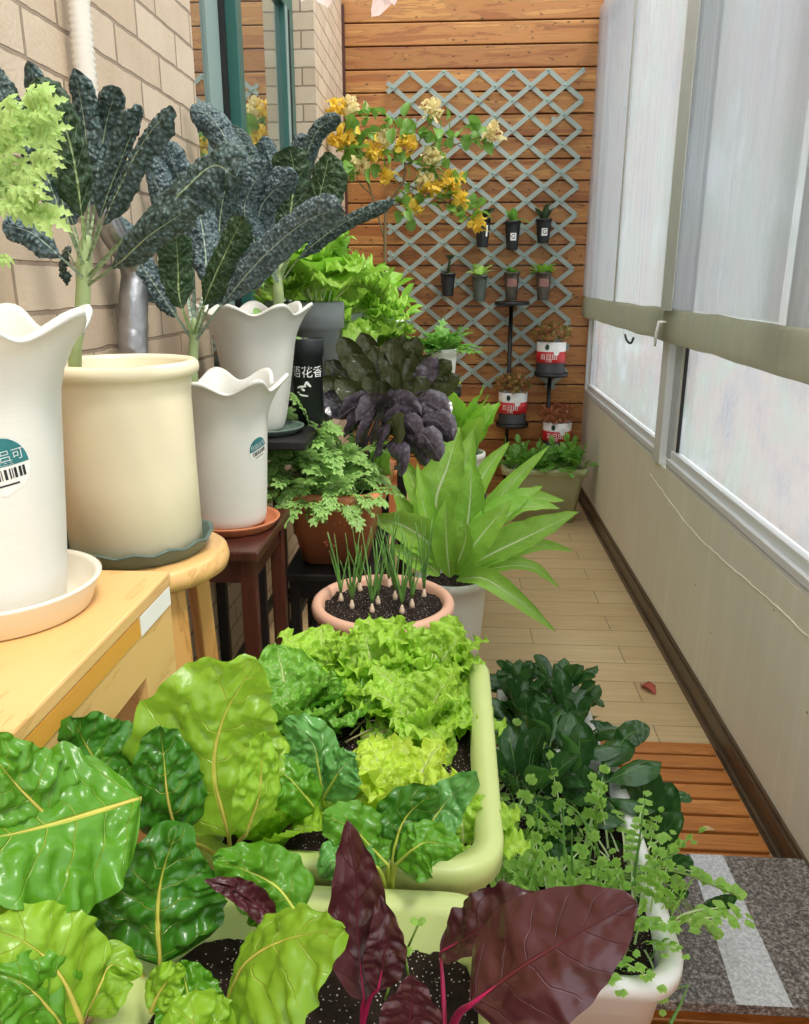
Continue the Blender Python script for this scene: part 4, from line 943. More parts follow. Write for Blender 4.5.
for k, (x, y, Yd, n) in enumerate([(288, 432, 2.04, 9), (312, 428, 2.04, 9), (300, 450, 1.99, 10), (328, 446, 2.0, 10), (352, 470, 1.98, 9), (282, 474, 1.93, 9), (306, 478, 1.92, 11), (332, 482, 1.92, 11), (276, 455, 1.96, 9), (358, 490, 1.94, 8), (318, 462, 1.95, 10), (345, 455, 2.02, 8), (296, 492, 1.90, 9), (345, 495, 1.90, 8), (276, 490, 1.90, 7), (320, 496, 1.89, 9)]):
    q = at(x, y + 8, Yd); rosette(t, dv[:4] if y < 465 else dv[1:], q, n, spread=.012, scale=(.7, 1.05), tiltj=20, rnd=random.Random(k))
    obj('stem', tube(spline([Vector((-.34 + (q.x + .34) * .5, 2.0 + (q.y - 2.0) * .5, .75)), Vector((q.x * .8 - .34 * .2, q.y, (q.z + .75) / 2 + .01)), q], 5), .003, 5), M['stem_green'], t)
t = empty('purple_pak_choi', at(382, 470, 2.12), 'dark purple pak choi with glossy spoon leaves behind the crown daisy', 'vegetable plant')
b0 = Vector((-.265, 2.13, .765)); rr = random.Random(5)
tips = [(330, 388), (348, 352), (366, 348), (392, 352), (412, 352), (430, 368), (338, 373), (358, 367), (377, 361), (410, 363), (423, 367), (384, 392), (352, 408), (369, 410), (354, 424), (365, 430), (377, 442), (394, 436), (414, 432), (399, 460), (417, 389), (436, 408), (444, 428), (406, 406), (332, 402), (434, 392), (392, 378), (446, 385), (345, 388), (424, 418), (386, 415), (430, 445), (372, 385), (400, 350), (440, 372), (404, 425), (420, 450)]
for k, (x, y) in enumerate(tips):
    d = Vector((x - 388, y - 408)).normalized(); f = rr.uniform(.7, 1.1); Yt = 2.2 - .0028 * (y - 360) + rr.uniform(-.05, .05)
    low = y > 405
    tip = at(x + d.x * 14 * f, y + d.y * 10 * f + (10 if low else -6), Yt - (.05 if low else 0)); mid = at(x - d.x * 12, y - d.y * 8 - (6 if low else -8), Yt); md = b0.lerp(mid, .55) + Vector((0, 0, .03))
    pts = [b0 + Vector((rr.uniform(-.03, .03), rr.uniform(-.03, .03), 0)), md, mid, tip]
    mt = M['purple_green'] if y < 396 and k not in (5, 19) or k == 17 else M['purple']
    obj('leaf', leaf_geo(pts, .072 * rr.uniform(.85, 1.15), facing(pts, .6), 'spoon', nu=8, nv=20, curl=-.7 if low else .7, ruffle=.04, rf=3, pet=.5, pw=.16, crinkle=.05, cf=50, puff=.004, pf=60, seed=k), mt, t)
for k in range(9):
    pts = [b0 + Vector((.06 + .004 * k, -.05 + .01 * k, -.01)), at(372 + 2 * k, 462 - (k % 3) * 3, 2.07), at(374 + 3 * k, 440, 2.09)]
    obj('stalk', leaf_geo(pts, .016, facing(pts), 'strap', nu=4, nv=6, curl=1.2), M['celtuce'], t)

# ------------------------------------------------------------------ pale terracotta bowl of onions
c = (-.150, 1.632, .50)
t = empty('onion_bowl', c, 'pale terracotta bowl with a thick rolled rim and dark soil', 'planter')
obj('bowl', lathe(c, [(.095, 0), (.10, .004), (.138, .075), (.143, .082), (.152, .084), (.158, .092), (.160, .102), (.157, .111), (.150, .116), (.141, .115), (.135, .108), (.133, .098), (.125, .07)], 64), M['terracotta_pale'], t)
soil_in(t, c, .134, c[2] + .096)
spots = [(341, 600), (352, 607), (372, 611), (378, 603), (395, 598), (402, 612), (412, 606), (424, 596), (389, 586), (360, 590)]
for k, (x, y) in enumerate(spots):
    q = atz(x, y, c[2] + .098)
    g = empty('onion_plant', q, 'small onion bulb with thin upright green shoots in the pale terracotta bowl', 'onion', 'onions sprouting in the terracotta bowl')
    obj('bulb', lathe(q + Vector((0, 0, -.006)), [(.003, 0), (.0055, .003), (.006, .009), (.005, .014), (.003, .019), (.0025, .023)], 12), M['onion'], g)
    for j in range(R.randint(7, 10)):
        h = R.uniform(.09, .19); dx, dy = R.uniform(-.03, .03), R.uniform(-.03, .03)
        obj('shoot', tube(spline([q + Vector((0, 0, .02)), q + Vector((dx * .35, dy * .35, h * .5)), q + Vector((dx, dy, h))], 7), [.0028, .0028, .0026, .0024, .0019, .0016, .0012, .0005], 6), M['chive'], g)

# ------------------------------------------------------------------ celtuce in the white floor pot
c = (.005, 2.45, .0)
t = empty('potted_celtuce', c, 'large celtuce with long pointed lime leaves in a white pot on the plank floor', 'potted plant')
pot_body(t, c, .088, .114, .365, M['white'], .008, .03); soil_in(t, c, .105, .33)
for k, (pix, w, ro) in enumerate([
    ([(446, 560, 2.42), (436, 505, 2.40), (448, 465, 2.42), (459, 426, 2.46)], 44, 5), ([(462, 555, 2.48), (468, 520, 2.52), (471, 485, 2.53), (470, 456, 2.55)], 30, 0),
    ([(440, 560, 2.40), (430, 530, 2.36), (422, 498, 2.34), (417, 463, 2.34)], 22, 10), ([(450, 578, 2.34), (447, 550, 2.30), (446, 525, 2.28), (446, 499, 2.28)], 27, 0),
    ([(444, 562, 2.38), (425, 540, 2.28), (400, 524, 2.22), (368, 517, 2.18)], 36, -20), ([(462, 570, 2.38), (495, 552, 2.34), (537, 532, 2.32), (579, 511, 2.32)], 34, -25),
    ([(462, 562, 2.45), (490, 530, 2.46), (522, 508, 2.47), (560, 508, 2.47)], 26, -15), ([(458, 560, 2.45), (485, 530, 2.48), (512, 505, 2.5), (543, 486, 2.52)], 30, -20),
    ([(460, 550, 2.5), (485, 515, 2.55), (515, 480, 2.58), (549, 446, 2.6)], 18, -10), ([(464, 555, 2.5), (495, 525, 2.55), (530, 500, 2.58), (565, 501, 2.58)], 20, 0),
    ([(460, 545, 2.55), (472, 500, 2.6), (488, 468, 2.64), (510, 441, 2.66)], 20, 0), ([(466, 572, 2.42), (500, 556, 2.4), (540, 545, 2.38), (574, 551, 2.38)], 14, 0),
    ([(464, 578, 2.36), (495, 568, 2.3), (530, 567, 2.28), (560, 588, 2.27)], 15, 0), ([(456, 580, 2.34), (482, 578, 2.24), (512, 596, 2.18), (556, 632, 2.14)], 22, 0),
    ([(456, 575, 2.36), (472, 548, 2.28), (490, 525, 2.26), (512, 501, 2.26)], 32, -10), ([(444, 560, 2.42), (425, 540, 2.4), (408, 515, 2.4), (392, 485, 2.4)], 24, 10),
    ([(456, 550, 2.52), (460, 500, 2.58), (466, 460, 2.6), (473, 428, 2.62)], 26, 0), ([(440, 575, 2.36), (424, 562, 2.28), (408, 556, 2.22), (388, 545, 2.2)], 24, -20),
    ([(452, 575, 2.33), (462, 552, 2.27), (466, 535, 2.24), (464, 518, 2.24)], 22, 5), ([(446, 560, 2.46), (428, 520, 2.5), (412, 480, 2.52), (400, 455, 2.54)], 22, 0)]):
    pleaf(t, M['celtuce'], pix, w * 1.18, ro + (k % 3 - 1) * 14, shape='lance', nu=14, nv=32, curl=.95, ruffle=.025, rf=5, crinkle=.02, puff=.0035, pf=60, seed=k)

# ------------------------------------------------------------------ the two pale green planters in front
pc1, pc2 = (-.121, .985, .48), (-.121, .425, .48)
for c, lab in ((pc1, 'far pale green planter full of frilly lettuces, beside the spinach'), (pc2, 'near pale green planter with green and red chard, at the bottom of the view')):
    t = empty('green_planter', c, lab, 'planter', 'pale green planters')
    obj('trough', tub(c, tub_prof(.376, .535, .2, taper=.88, lip=.02, liph=.035, r=.045)), M['palegreen'], t)
    obj('soil', soil_disc((c[0], c[1], c[2] + .150), .163, .243, .045, n=44, amp=.007), M['soil'], t)
ZS = .632
def head(label, q, mat, n, Ln, wd, tilts, cat='lettuce', group='lettuces in the far green planter', name='lettuce', ruffle=.085, rf=6, crinkle=.05, shape='broad', curl=.45, pet=0, pw=.12, scale=(.75, 1.1), spread=.02, cf=60, nu=22, nv=30, dent=0, puff=.008, pf=75):
    t = empty(name, q, label, cat, group)
    vs = [leaf_variant('lettuce_leaf', M[mat], Ln, wd, ti, 45, shape=shape, nu=nu, nv=nv, curl=curl, ruffle=ruffle, rf=rf, crinkle=crinkle, cf=cf, pet=pet, pw=pw, seed=len(bpy.data.objects) + k, dent=dent, puff=puff, pf=pf) for k, ti in enumerate(tilts)]
    rosette(t, vs, q, n, spread=spread, scale=scale); return t
T4 = (6, 22, 40, 58)
head('frilly lime lettuce at the far left corner of the far planter', atz(322, 690, ZS), 'frill', 20, .115, .10, T4)
head('frilly lime lettuce in the middle of the far edge, under the onion bowl', atz(376, 690, ZS), 'frill', 22, .12, .10, T4)
head('frilly lime lettuce at the far right corner of the far planter', atz(430, 686, ZS), 'frill', 20, .12, .10, T4)
head('spreading frilly lettuce right of centre, over the bare dark soil', atz(420, 730, ZS), 'frill', 22, .12, .10, (20, 38, 52, 66))
head('blistered round-leaved green lettuce behind the big chard leaf', atz(292, 728, ZS), 'savoy', 14, .12, .125, (15, 35, 52, 66), ruffle=.03, rf=3, crinkle=.07, cf=75, curl=.5, puff=.012, pf=90)
head('small blistered lettuce left of the bare soil, next to the frilly ones', atz(335, 722, ZS), 'savoy', 7, .105, .115, (30, 45, 60), ruffle=.03, rf=3, crinkle=.07, cf=75, curl=.5, puff=.012, pf=90)
head('bright yellow-green frilly lettuce alone in the middle of the far planter', atz(398, 822, ZS), 'yellowlettuce', 10, .12, .09, (6, 18, 32, 50), ruffle=.10)
head('low frilly lettuce at the near right corner of the far planter', atz(464, 848, ZS), 'frill', 12, .07, .065, T4)
head('upright green romaine with pale ribs behind the stalked chard', atz(272, 842, ZS), 'lettuce', 11, .135, .075, (4, 12, 22, 30), ruffle=.04, curl=.8, pet=.1, pw=.4, shape='oval')
t = empty('dry_twig', atz(372, 722, ZS + .012), 'thin dry twigs lying on the bare soil of the far planter', 'twig')
for a, b in (((345, 742), (410, 716)), ((352, 725), (392, 722)), ((362, 738), (412, 728)), ((370, 716), (378, 692)), ((350, 735), (385, 705))):
    obj('twig', tube([atz(a[0], a[1], ZS + .008), atz((a[0] + b[0]) / 2, (a[1] + b[1]) / 2 - 3, ZS + .014), atz(b[0], b[1], ZS + .012)], [.0016, .0014, .001], 5), M['twig'], t)

# chard
def chard(name, label, root, leaves, group=None, stalk='stalk_yellow'):
    q = atz(root[0], root[1], ZS); t = empty(name, q, label, 'chard', group)
    for pix, w, mat, ro, kw in leaves:
        kw = dict(kw); sm = kw.pop('stalk', stalk); sr = kw.pop('sr', .0024); so = kw.pop('so', (0, 0)); kw.setdefault('crinkle', .03); kw.setdefault('cf', 25); kw.setdefault('ruffle', .045); kw.setdefault('rf', 4); kw.setdefault('curl', -.5); kw.setdefault('shape', 'broad')
        kw.setdefault('puff', .0105); kw.setdefault('pf', 48)
        lf = pleaf(t, M[mat], pix, w, ro, nu=40, nv=56, keep_x=-.9, dent=kw.pop('dent', .018), **kw)
        pts = [at(*p) for p in pix]; n = facing(pts, .35, ro); md = spline(pts, 20); q2 = q + Vector((so[0], so[1], 0))
        sp_ = spline([q2, q2.lerp(md[0], .5) + Vector((0, 0, .012)), md[0]], 8)[:-1] + md[:(15 if 'red' not in name else 6)]
        sp_ = [v - n * sr * .25 for v in sp_]; m = len(sp_)
        obj('stalk', tube(sp_, [sr * (1 - .85 * max(0, i / (m - 1) - .2) / .8) for i in range(m)], 8), M[sm], lf)
    return t
chard('chard_plant', 'green chard with a broad puckered leaf at the left edge, below the yellow bench', (120, 905), [
    ([(140, 798, .59), (85, 815, .55), (20, 832, .51), (-75, 850, .465)], 185, 'chard', 0, dict(curl=-.4, shape='oval', puff=.008)),
    ([(66, 835, .55), (36, 805, .53), (8, 775, .52), (-22, 734, .51)], 105, 'chard', 0, {}),
    ([(115, 808, .63), (104, 775, .64), (88, 748, .64), (72, 718, .63)], 112, 'chard_dark', 0, {}),
    ([(118, 805, .63), (85, 785, .62), (35, 768, .61), (-70, 748, .58)], 125, 'chard', 0, {})])
chard('chard_plant', 'green chard with a huge backlit leaf beside the bench cut-out', (232, 872), [
    ([(229, 838, .66), (214, 770, .66), (226, 712, .665), (258, 660, .67)], 165, 'chard_light', 8, dict(asym=-.12, curl=-.45, dent=.012)),
    ([(178, 842, .63), (168, 800, .62), (164, 760, .62), (160, 724, .62)], 80, 'chard_dark', 0, dict(crinkle=.07, cf=55)),
    ([(246, 835, .64), (258, 800, .63), (262, 765, .63), (262, 730, .63)], 50, 'chard_light', 30, {})])
chard('chard_plant', 'dark glossy chard leaf standing upright with a yellow midrib, centre left', (160, 1012), [
    ([(160, 965, .56), (158, 915, .57), (162, 875, .58), (178, 826, .59)], 138, 'chard_dark', 0, dict(curl=-.55, crinkle=.04)),
    ([(128, 960, .57), (110, 945, .58), (98, 925, .58), (92, 900, .58)], 66, 'chard', 0, {})])
chard('chard_plant', 'chard leaf drooping over bare soil near the red shoots', (308, 932), [
    ([(300, 918, .60), (278, 888, .61), (250, 872, .61), (212, 858, .60)], 86, 'chard', 0, dict(curl=-.7, stalk='stalk_lime'))])
chard('chard_plant', 'big pale puckered chard leaf at the bottom, left of the red stems', (232, 1040), [
    ([(226, 1002, .53), (246, 962, .52), (290, 938, .51), (345, 930, .50)], 155, 'chard_light', -20, dict(asym=.35, curl=-.8, puff=.007)),
    ([(150, 1012, .52), (158, 995, .52), (168, 980, .52), (182, 966, .52)], 46, 'chard_light', 0, {}),
    ([(192, 1040, .51), (190, 1010, .52), (186, 985, .53), (180, 960, .54)], 70, 'chard', 0, {}),
    ([(240, 1080, .48), (215, 1050, .47), (195, 1025, .47), (170, 1005, .47)], 100, 'chard_light', 10, {})])
chard('chard_plant', 'bright yellow-ribbed chard in the bottom left corner', (70, 1060), [
    ([(82, 1022, .47), (60, 975, .465), (30, 945, .46), (-15, 926, .455)], 115, 'chard_light', 0, dict(sr=.0032, puff=.004, curl=-.3)),
    ([(85, 1015, .485), (100, 985, .49), (112, 965, .50), (142, 975, .50)], 60, 'chard_light', 0, {}),
    ([(28, 955, .50), (20, 915, .515), (14, 885, .52), (-4, 852, .52)], 84, 'chard_light', 25, dict(curl=-.9, puff=.005)),
    ([(70, 1040, .46), (50, 1010, .45), (25, 985, .44), (-10, 970, .44)], 90, 'chard', 0, {}),
    ([(92, 935, .55), (75, 920, .56), (55, 905, .56), (35, 890, .55)], 60, 'chard_dark', 0, {})])
chard('chard_plant', 'bluish green chard leaf curling over beside the yellow-green lettuce', (330, 838), [
    ([(322, 790, .80), (318, 765, .80), (312, 742, .80), (285, 718, .79)], 70, 'chard_blue', 0, dict(stalk='stalk_lime', curl=-.9)),
    ([(322, 800, .80), (335, 778, .79), (345, 765, .79), (356, 758, .79)], 55, 'chard_blue', 0, dict(stalk='stalk_lime', curl=-.7)),
    ([(318, 812, .78), (300, 790, .77), (285, 775, .77), (262, 768, .77)], 50, 'chard', 0, dict(stalk='stalk_lime'))])
chard('chard_plant', 'dark green chard bunch standing on pale stalks at the far edge of the near planter', (390, 910), [
    ([(392, 862, .70), (398, 835, .71), (410, 812, .72), (438, 790, .72)], 76, 'chard_dark', 0, dict(stalk='stalk_lime', curl=-.6)),
    ([(388, 865, .69), (372, 848, .69), (352, 828, .69), (322, 815, .68)], 80, 'chard', 0, dict(stalk='stalk_lime', curl=-.8)),
    ([(396, 865, .68), (412, 850, .67), (430, 842, .67), (462, 850, .66)], 66, 'chard', 0, dict(stalk='stalk_lime', curl=-.8)),
    ([(398, 860, .72), (425, 830, .74), (448, 800, .76), (478, 772, .76)], 56, 'chard_blue', 0, dict(stalk='stalk_lime', curl=-.6)),
    ([(378, 868, .68), (355, 858, .67), (335, 862, .66), (322, 880, .66)], 60, 'chard_blue', 0, dict(stalk='stalk_lime'))])
chard('red_chard_plant', 'narrow dark red chard leaf standing straight up on a magenta stem', (362, 1030), [
    ([(364, 1000, .55), (358, 940, .565), (356, 880, .575), (347, 820, .58)], 66, 'redchard', 0, dict(shape='oval', curl=.7, ruffle=.03, dent=0, puff=.003)),
    ([(378, 990, .54), (384, 960, .545), (386, 935, .55), (380, 895, .56)], 46, 'redchard', 0, dict(shape='oval', curl=.6, puff=.003)),
    ([(408, 1060, .50), (410, 1025, .50), (412, 1000, .50), (414, 974, .50)], 66, 'redchard', 0, dict(shape='oval', curl=.5, dent=0, puff=.003))], stalk='stalk_pink')
chard('red_chard_plant', 'large dark red chard leaf leaning right on a magenta stem, bottom right', (445, 1045), [
    ([(470, 1005, .50), (520, 968, .49), (575, 935, .485), (636, 902, .48)], 132, 'redchard', 0, dict(curl=-.5, sr=.004, puff=.004, pf=30, ruffle=.015, dent=.01)),
    ([(440, 952, .60), (470, 935, .59), (505, 912, .585), (550, 902, .58)], 66, 'redchard', -25, dict(curl=.8, shape='oval', puff=.005))], stalk='stalk_pink')
chard('red_chard_plant', 'small purple chard leaf lying over the drooping green one', (290, 945), [
    ([(278, 932, .585), (258, 906, .585), (236, 890, .58), (204, 880, .575)], 30, 'redchard', 0, dict(shape='oval', curl=.7, dent=0))], stalk='stalk_pink')
t = empty('seedling', atz(415, 945, ZS), 'tiny green seedling sprouting from the soil between the red stems', 'seedling')
for a, b in (((400, 965), (418, 925)), ((410, 985), (405, 955)), ((385, 1000), (392, 978))):
    obj('shoot', tube([atz(a[0], a[1], ZS), at(b[0], b[1], .60)], [.0015, .001], 5), M['stem_green'], t)
    for s in (-8, 8): pleaf(t, M['coriander'], [(b[0], b[1], .60), (b[0] + s * .6, b[1] - 4, .60), (b[0] + s, b[1] - 3, .60)], 8, nu=4, nv=6)

# ------------------------------------------------------------------ spinach planters on the floor
c = (.262, 1.915, .02)
t = empty('white_planter', c, 'white rectangular planter of small spinach next to the far green planter', 'planter', 'white floor planters')
obj('trough', tub(c, tub_prof(.25, .36, .155, taper=.9, r=.03)), M['white'], t); obj('soil', soil_disc((c[0], c[1], c[2] + .125), .10, .155, .03), M['soil'], t)
cB = (.205, 1.245, .02)
t = empty('white_planter', cB, 'white planter of spinach and coriander beside the granite slab', 'planter', 'white floor planters')
obj('trough', tub(cB, tub_prof(.33, .62, .28, taper=.84, r=.06)), M['white'], t); obj('soil', soil_disc((cB[0], cB[1], cB[2] + .25), .135, .28, .05), M['soil'], t)
spv = [leaf_variant('spinach_leaf', M['spinach'], .155, .058, ti, be, shape='spoon', nu=8, nv=16, curl=cu, ruffle=.02, rf=2, crinkle=.05, cf=40, puff=.0055, pf=60, pet=.42, pw=.12, seed=k) for k, (ti, be, cu) in enumerate(((6, 25, .9), (16, 40, .8), (28, 55, -.8), (42, 60, -.9), (55, 60, .7)))]
places = ['far left', 'far right', 'middle left', 'middle right', 'near left', 'near right']
for k, (x, y) in enumerate([(.20, 2.02), (.315, 2.03), (.19, 1.91), (.32, 1.91), (.21, 1.80), (.32, 1.80)]):
    q = Vector((x, y, .145)); t = empty('spinach_plant', q, 'dark green spinach, %s of the six in the far white planter' % places[k], 'spinach', 'spinach in the far white planter')
    rosette(t, spv, q, 22, spread=.015, scale=(.65, 1.05), rnd=random.Random(k + 11))
ZB = .27
def spin_leaf(t, root, pix, w, ro=0, curl=.5, k=0, shape='spoon'):
    pts = [root] + [at(*p) for p in pix]; d = depth(pts[2])
    obj('leaf', leaf_geo(pts, w * d / FPX, facing(pts[1:], .5, ro), shape, nu=16, nv=30, curl=curl, ruffle=.025, rf=3, crinkle=.04, cf=45, puff=.007, pf=50, pet=.36, pw=.10, seed=k), M['spinach'], t)
q = Vector((.27, 1.40, ZB)); t = empty('spinach_plant', q, 'large-leaved dark spinach at the right rim of the near white planter', 'spinach', 'spinach in the near white planter')
for k, (pix, w, ro, cu) in enumerate([([(634, 850, 1.38), (642, 805, 1.40), (648, 762, 1.42)], 46, 0, .4), ([(640, 862, 1.36), (660, 838, 1.36), (682, 812, 1.36)], 32, 0, .7), ([(630, 900, 1.30), (658, 900, 1.26), (690, 893, 1.24)], 24, -20, .6),
                                      ([(690, 905, 1.26), (715, 908, 1.24), (738, 897, 1.23)], 20, 0, .9), ([(612, 758, 1.5), (628, 735, 1.52), (650, 728, 1.52)], 28, 0, -.6), ([(670, 800, 1.42), (680, 797, 1.42), (692, 800, 1.42)], 12, 0, .4),
                                      ([(620, 830, 1.42), (612, 800, 1.44), (606, 770, 1.46)], 40, 0, .4), ([(625, 850, 1.38), (632, 870, 1.35), (628, 885, 1.34)], 34, 0, -.5), ([(640, 868, 1.33), (664, 868, 1.30), (694, 862, 1.28)], 30, 0, -.6), ([(638, 846, 1.37), (656, 818, 1.40), (672, 782, 1.42)], 40, 10, .5), ([(632, 890, 1.27), (652, 912, 1.22), (676, 928, 1.19)], 28, 0, -.6)]): spin_leaf(t, q, pix, w, ro, cu, k)
rosette(t, spv, q, 12, spread=.02, scale=(.9, 1.3), rnd=random.Random(4))
q = Vector((.15, 1.36, ZB)); t = empty('spinach_plant', q, 'broad-leaved dark spinach in the middle of the near white planter, behind chives', 'spinach', 'spinach in the near white planter')
for k, (pix, w, ro, cu) in enumerate([([(575, 850, 1.30), (556, 825, 1.28), (528, 802, 1.27)], 34, 0, .6), ([(584, 840, 1.36), (584, 800, 1.38), (584, 765, 1.4)], 44, 0, .4), ([(600, 850, 1.33), (604, 830, 1.34), (608, 800, 1.36)], 44, 0, .5),
                                      ([(575, 890, 1.24), (572, 868, 1.22), (578, 845, 1.22)], 40, 0, .4), ([(600, 880, 1.28), (608, 865, 1.28), (618, 840, 1.28)], 36, 10, .4), ([(560, 800, 1.42), (550, 775, 1.45), (540, 745, 1.47)], 36, 0, .4)]): spin_leaf(t, q, pix, w, ro, cu, k)
rosette(t, spv, q, 14, spread=.02, scale=(.9, 1.3), rnd=random.Random(8))
q = Vector((.21, 1.50, ZB)); t = empty('spinach_plant', q, 'dark spinach at the far end of the near white planter, next to the small ones', 'spinach', 'spinach in the near white planter')
for k, (pix, w, ro, cu) in enumerate([([(562, 752, 1.60), (545, 735, 1.61), (522, 716, 1.62)], 42, 0, .4), ([(575, 775, 1.55), (580, 745, 1.58), (560, 715, 1.6)], 36, 0, .5)]): spin_leaf(t, q, pix, w, ro, cu, k)
rosette(t, spv, q, 14, spread=.02, scale=(.85, 1.2), rnd=random.Random(9))
cov = [mk_mesh('coriander_leaf', g[0], g[1], M['coriander'], g[2]) for g in (pinnate_geo(.16, ti, be, 3, .15, seed=k, shape='broad', start=.45, roundness=1.7) for k, (ti, be) in enumerate(((4, 15), (14, 30), (28, 50), (45, 60), (60, 70))))]
for lab, xy, n, sc, tj in (('light green coriander along the left side of the near white planter', (.09, 1.22), 26, (.6, .95), 12), ('light green coriander at the corner of the white planter next to the granite slab', (.315, 1.08), 24, (.5, .95), 14), ('light green coriander hanging over the right rim of the near white planter', (.33, 1.22), 22, (.5, .85), 14), ('light green coriander at the near rim of the white planter, behind the red leaf', (.21, 1.06), 34, (.6, .95), 14),
                           ('light green coriander at the far left corner of the near white planter', (.09, 1.42), 20, (.6, .95), 12), ('thin coriander sprigs among the large spinach leaves', (.25, 1.24), 7, (.8, 1.1), 10), ('light green coriander in the near left corner of the near white planter', (.11, 1.08), 30, (.6, 1.0), 12)):
    q = Vector((xy[0], xy[1], ZB)); t = empty('coriander_plant', q, lab, 'coriander', 'coriander in the near white planter'); rosette(t, cov, q, n, spread=.06, scale=sc, tiltj=tj)
t = empty('coriander_plant', at(690, 890, 1.2), 'pale coriander sprig reaching out over the pale strip of the slab', 'coriander', 'coriander in the near white planter')
for k, (x, y, Yd) in enumerate([(655, 880, 1.22), (675, 885, 1.2), (700, 880, 1.19), (720, 888, 1.18), (668, 905, 1.18), (700, 915, 1.17), (650, 925, 1.14), (665, 945, 1.12), (690, 925, 1.15), (712, 934, 1.15), (640, 945, 1.10), (655, 965, 1.08), (735, 895, 1.17)]):
    p = at(x, y, Yd); g = join(*[leaf_geo([p, p + d * .012, p + d * .024], .024, Vector((-.1, -.5, .8)), 'broad', nu=4, nv=7, curl=.4, jag=.2, rf=3, seed=k) for d in (Vector((.8, -.2, .3)), Vector((-.2, -.6, .6)).normalized(), Vector((.2, .5, .6)))])
    lf = obj('leaf', g, M['coriander'], t); obj('stalk', tube(spline([Vector((.30, 1.17, ZB + .02)), Vector((.32, 1.17, ZB + .07)).lerp(p, .4), p], 8), .0013, 5), M['stem_green'], lf)
t = empty('chives', Vector((.17, 1.16, ZB)), 'long thin chive blades arching up through the coriander', 'chives')
for k, pix in enumerate([[(566, 905, 1.12), (564, 850, 1.14), (563, 800, 1.15)], [(600, 900, 1.15), (598, 850, 1.16), (580, 815, 1.15), (560, 800, 1.14)], [(632, 892, 1.16), (638, 850, 1.17), (645, 800, 1.18)], [(575, 910, 1.1), (572, 860, 1.1), (572, 830, 1.1)], [(535, 900, 1.14), (520, 865, 1.15), (502, 830, 1.15)],
                         [(548, 895, 1.14), (540, 850, 1.15), (536, 800, 1.16)], [(625, 890, 1.12), (650, 870, 1.12), (680, 850, 1.12)], [(590, 900, 1.12), (588, 870, 1.12), (592, 845, 1.12)], [(640, 1000, 1.0), (664, 960, 1.02), (676, 920, 1.06)], [(630, 1030, .98), (650, 1000, .99), (690, 984, 1.0)], [(670, 1024, 1.0), (680, 1005, 1.02), (688, 985, 1.04)], [(610, 1020, .98), (640, 980, 1.0), (665, 930, 1.05)]]):
    pts = [at(*p) for p in pix]; n = 12; obj('blade', tube(spline(pts, n), [.0036 * (1 - .75 * i / n) for i in range(n + 1)], 6), M['chive'], t)

# ------------------------------------------------------------------ trellis and its small pots
TX0, TX1, TZ0, TZ1 = -.398, .672, .67, 2.385; DX, DZ = .1886, .1472
t = empty('trellis', ((TX0 + TX1) / 2, YB - .03, TZ0), 'grey green expanding lattice trellis fixed on the orange plank wall', 'trellis')
def slats(sign, y):
    gs = []; k = DZ / DX
    for i in range(-14, 24):
        c0 = TX1 - i * DX; pts = []                        # line z = TZ1 + sign*k*(x-c0)
        x0, x1 = TX0, TX1
        if sign < 0: lo, hi = c0, c0 + (TZ1 - TZ0) / k
        else: lo, hi = c0 - (TZ1 - TZ0) / k, c0
        x0, x1 = max(x0, lo), min(x1, hi)
        if x1 - x0 < .04: continue
        z = lambda x: TZ1 + sign * k * (x - c0)
        gs.append(bar((x0, y, z(x0)), (x1, y, z(x1)),   .006, .025, Vector((0, 0, 1))))
    return join(*gs)
obj('slat_layer', slats(1, YB - .030), M['trellis'], t, smooth=False); obj('slat_layer', slats(-1, YB - .022), M['trellis'], t, smooth=False)
gs = []
for i in range(0, 13):
    for j in range(0, 24):
        x = TX1 - .004 - i * DX / 2; z = TZ1 - j * DZ / 2
        if (i + j) % 2 == 0 and TX0 < x < TX1: gs.append(tube([Vector((x, YB - .036, z)), Vector((x, YB - .031, z))], .006, 8))
obj('rivet', join(*gs), M['rivet'], t)['kind'] = 'stuff'
obj('wall_spacer', join(*[box(x - .012, YB - .02, z - .012, x + .012, YB - .0005, z + .012) for x in (TX0 + .15, TX1 - .15) for z in (TZ0 + .24, TZ1 - .24)]), M['trellis'], t, smooth=False)
hp_specs = [(483, 218, 247, 'darkorchid', 'trailing', 'small black pot with a white tag, left end of the upper row on the trellis'), (513, 221, 250, 'parsley', 'broad', 'small black pot with a pale square mark, middle of the upper row on the trellis'), (544, 219, 243, 'darkorchid', 'stiff', 'small black pot with dark stiff leaves, right end of the upper row on the trellis'),
            (448, 273, 296, 'darkorchid', 'stalk', 'small black pot with one dark stalk, left end of the lower row on the trellis'), (480, 275, 301, 'celtuce', 'rosette', 'small grey pot with a pale green rosette, lower row on the trellis'), (512, 272, 300, 'parsley', 'small', 'small clear pot with low dark greens above the tall disc stand'), (544, 272, 300, 'pakchoi', 'mass', 'small clear pot with a round lime lettuce, right end of the lower row')]
M['clearpot'] = plain('smoky_plastic', '#5a524a', .25, .25, 40)
M['greyclear'] = plain('grey_green_plastic_pot', '#56605a', .4, .1); M['rose'] = plain('pinkish_print', '#a87870', .5, .2, 60)
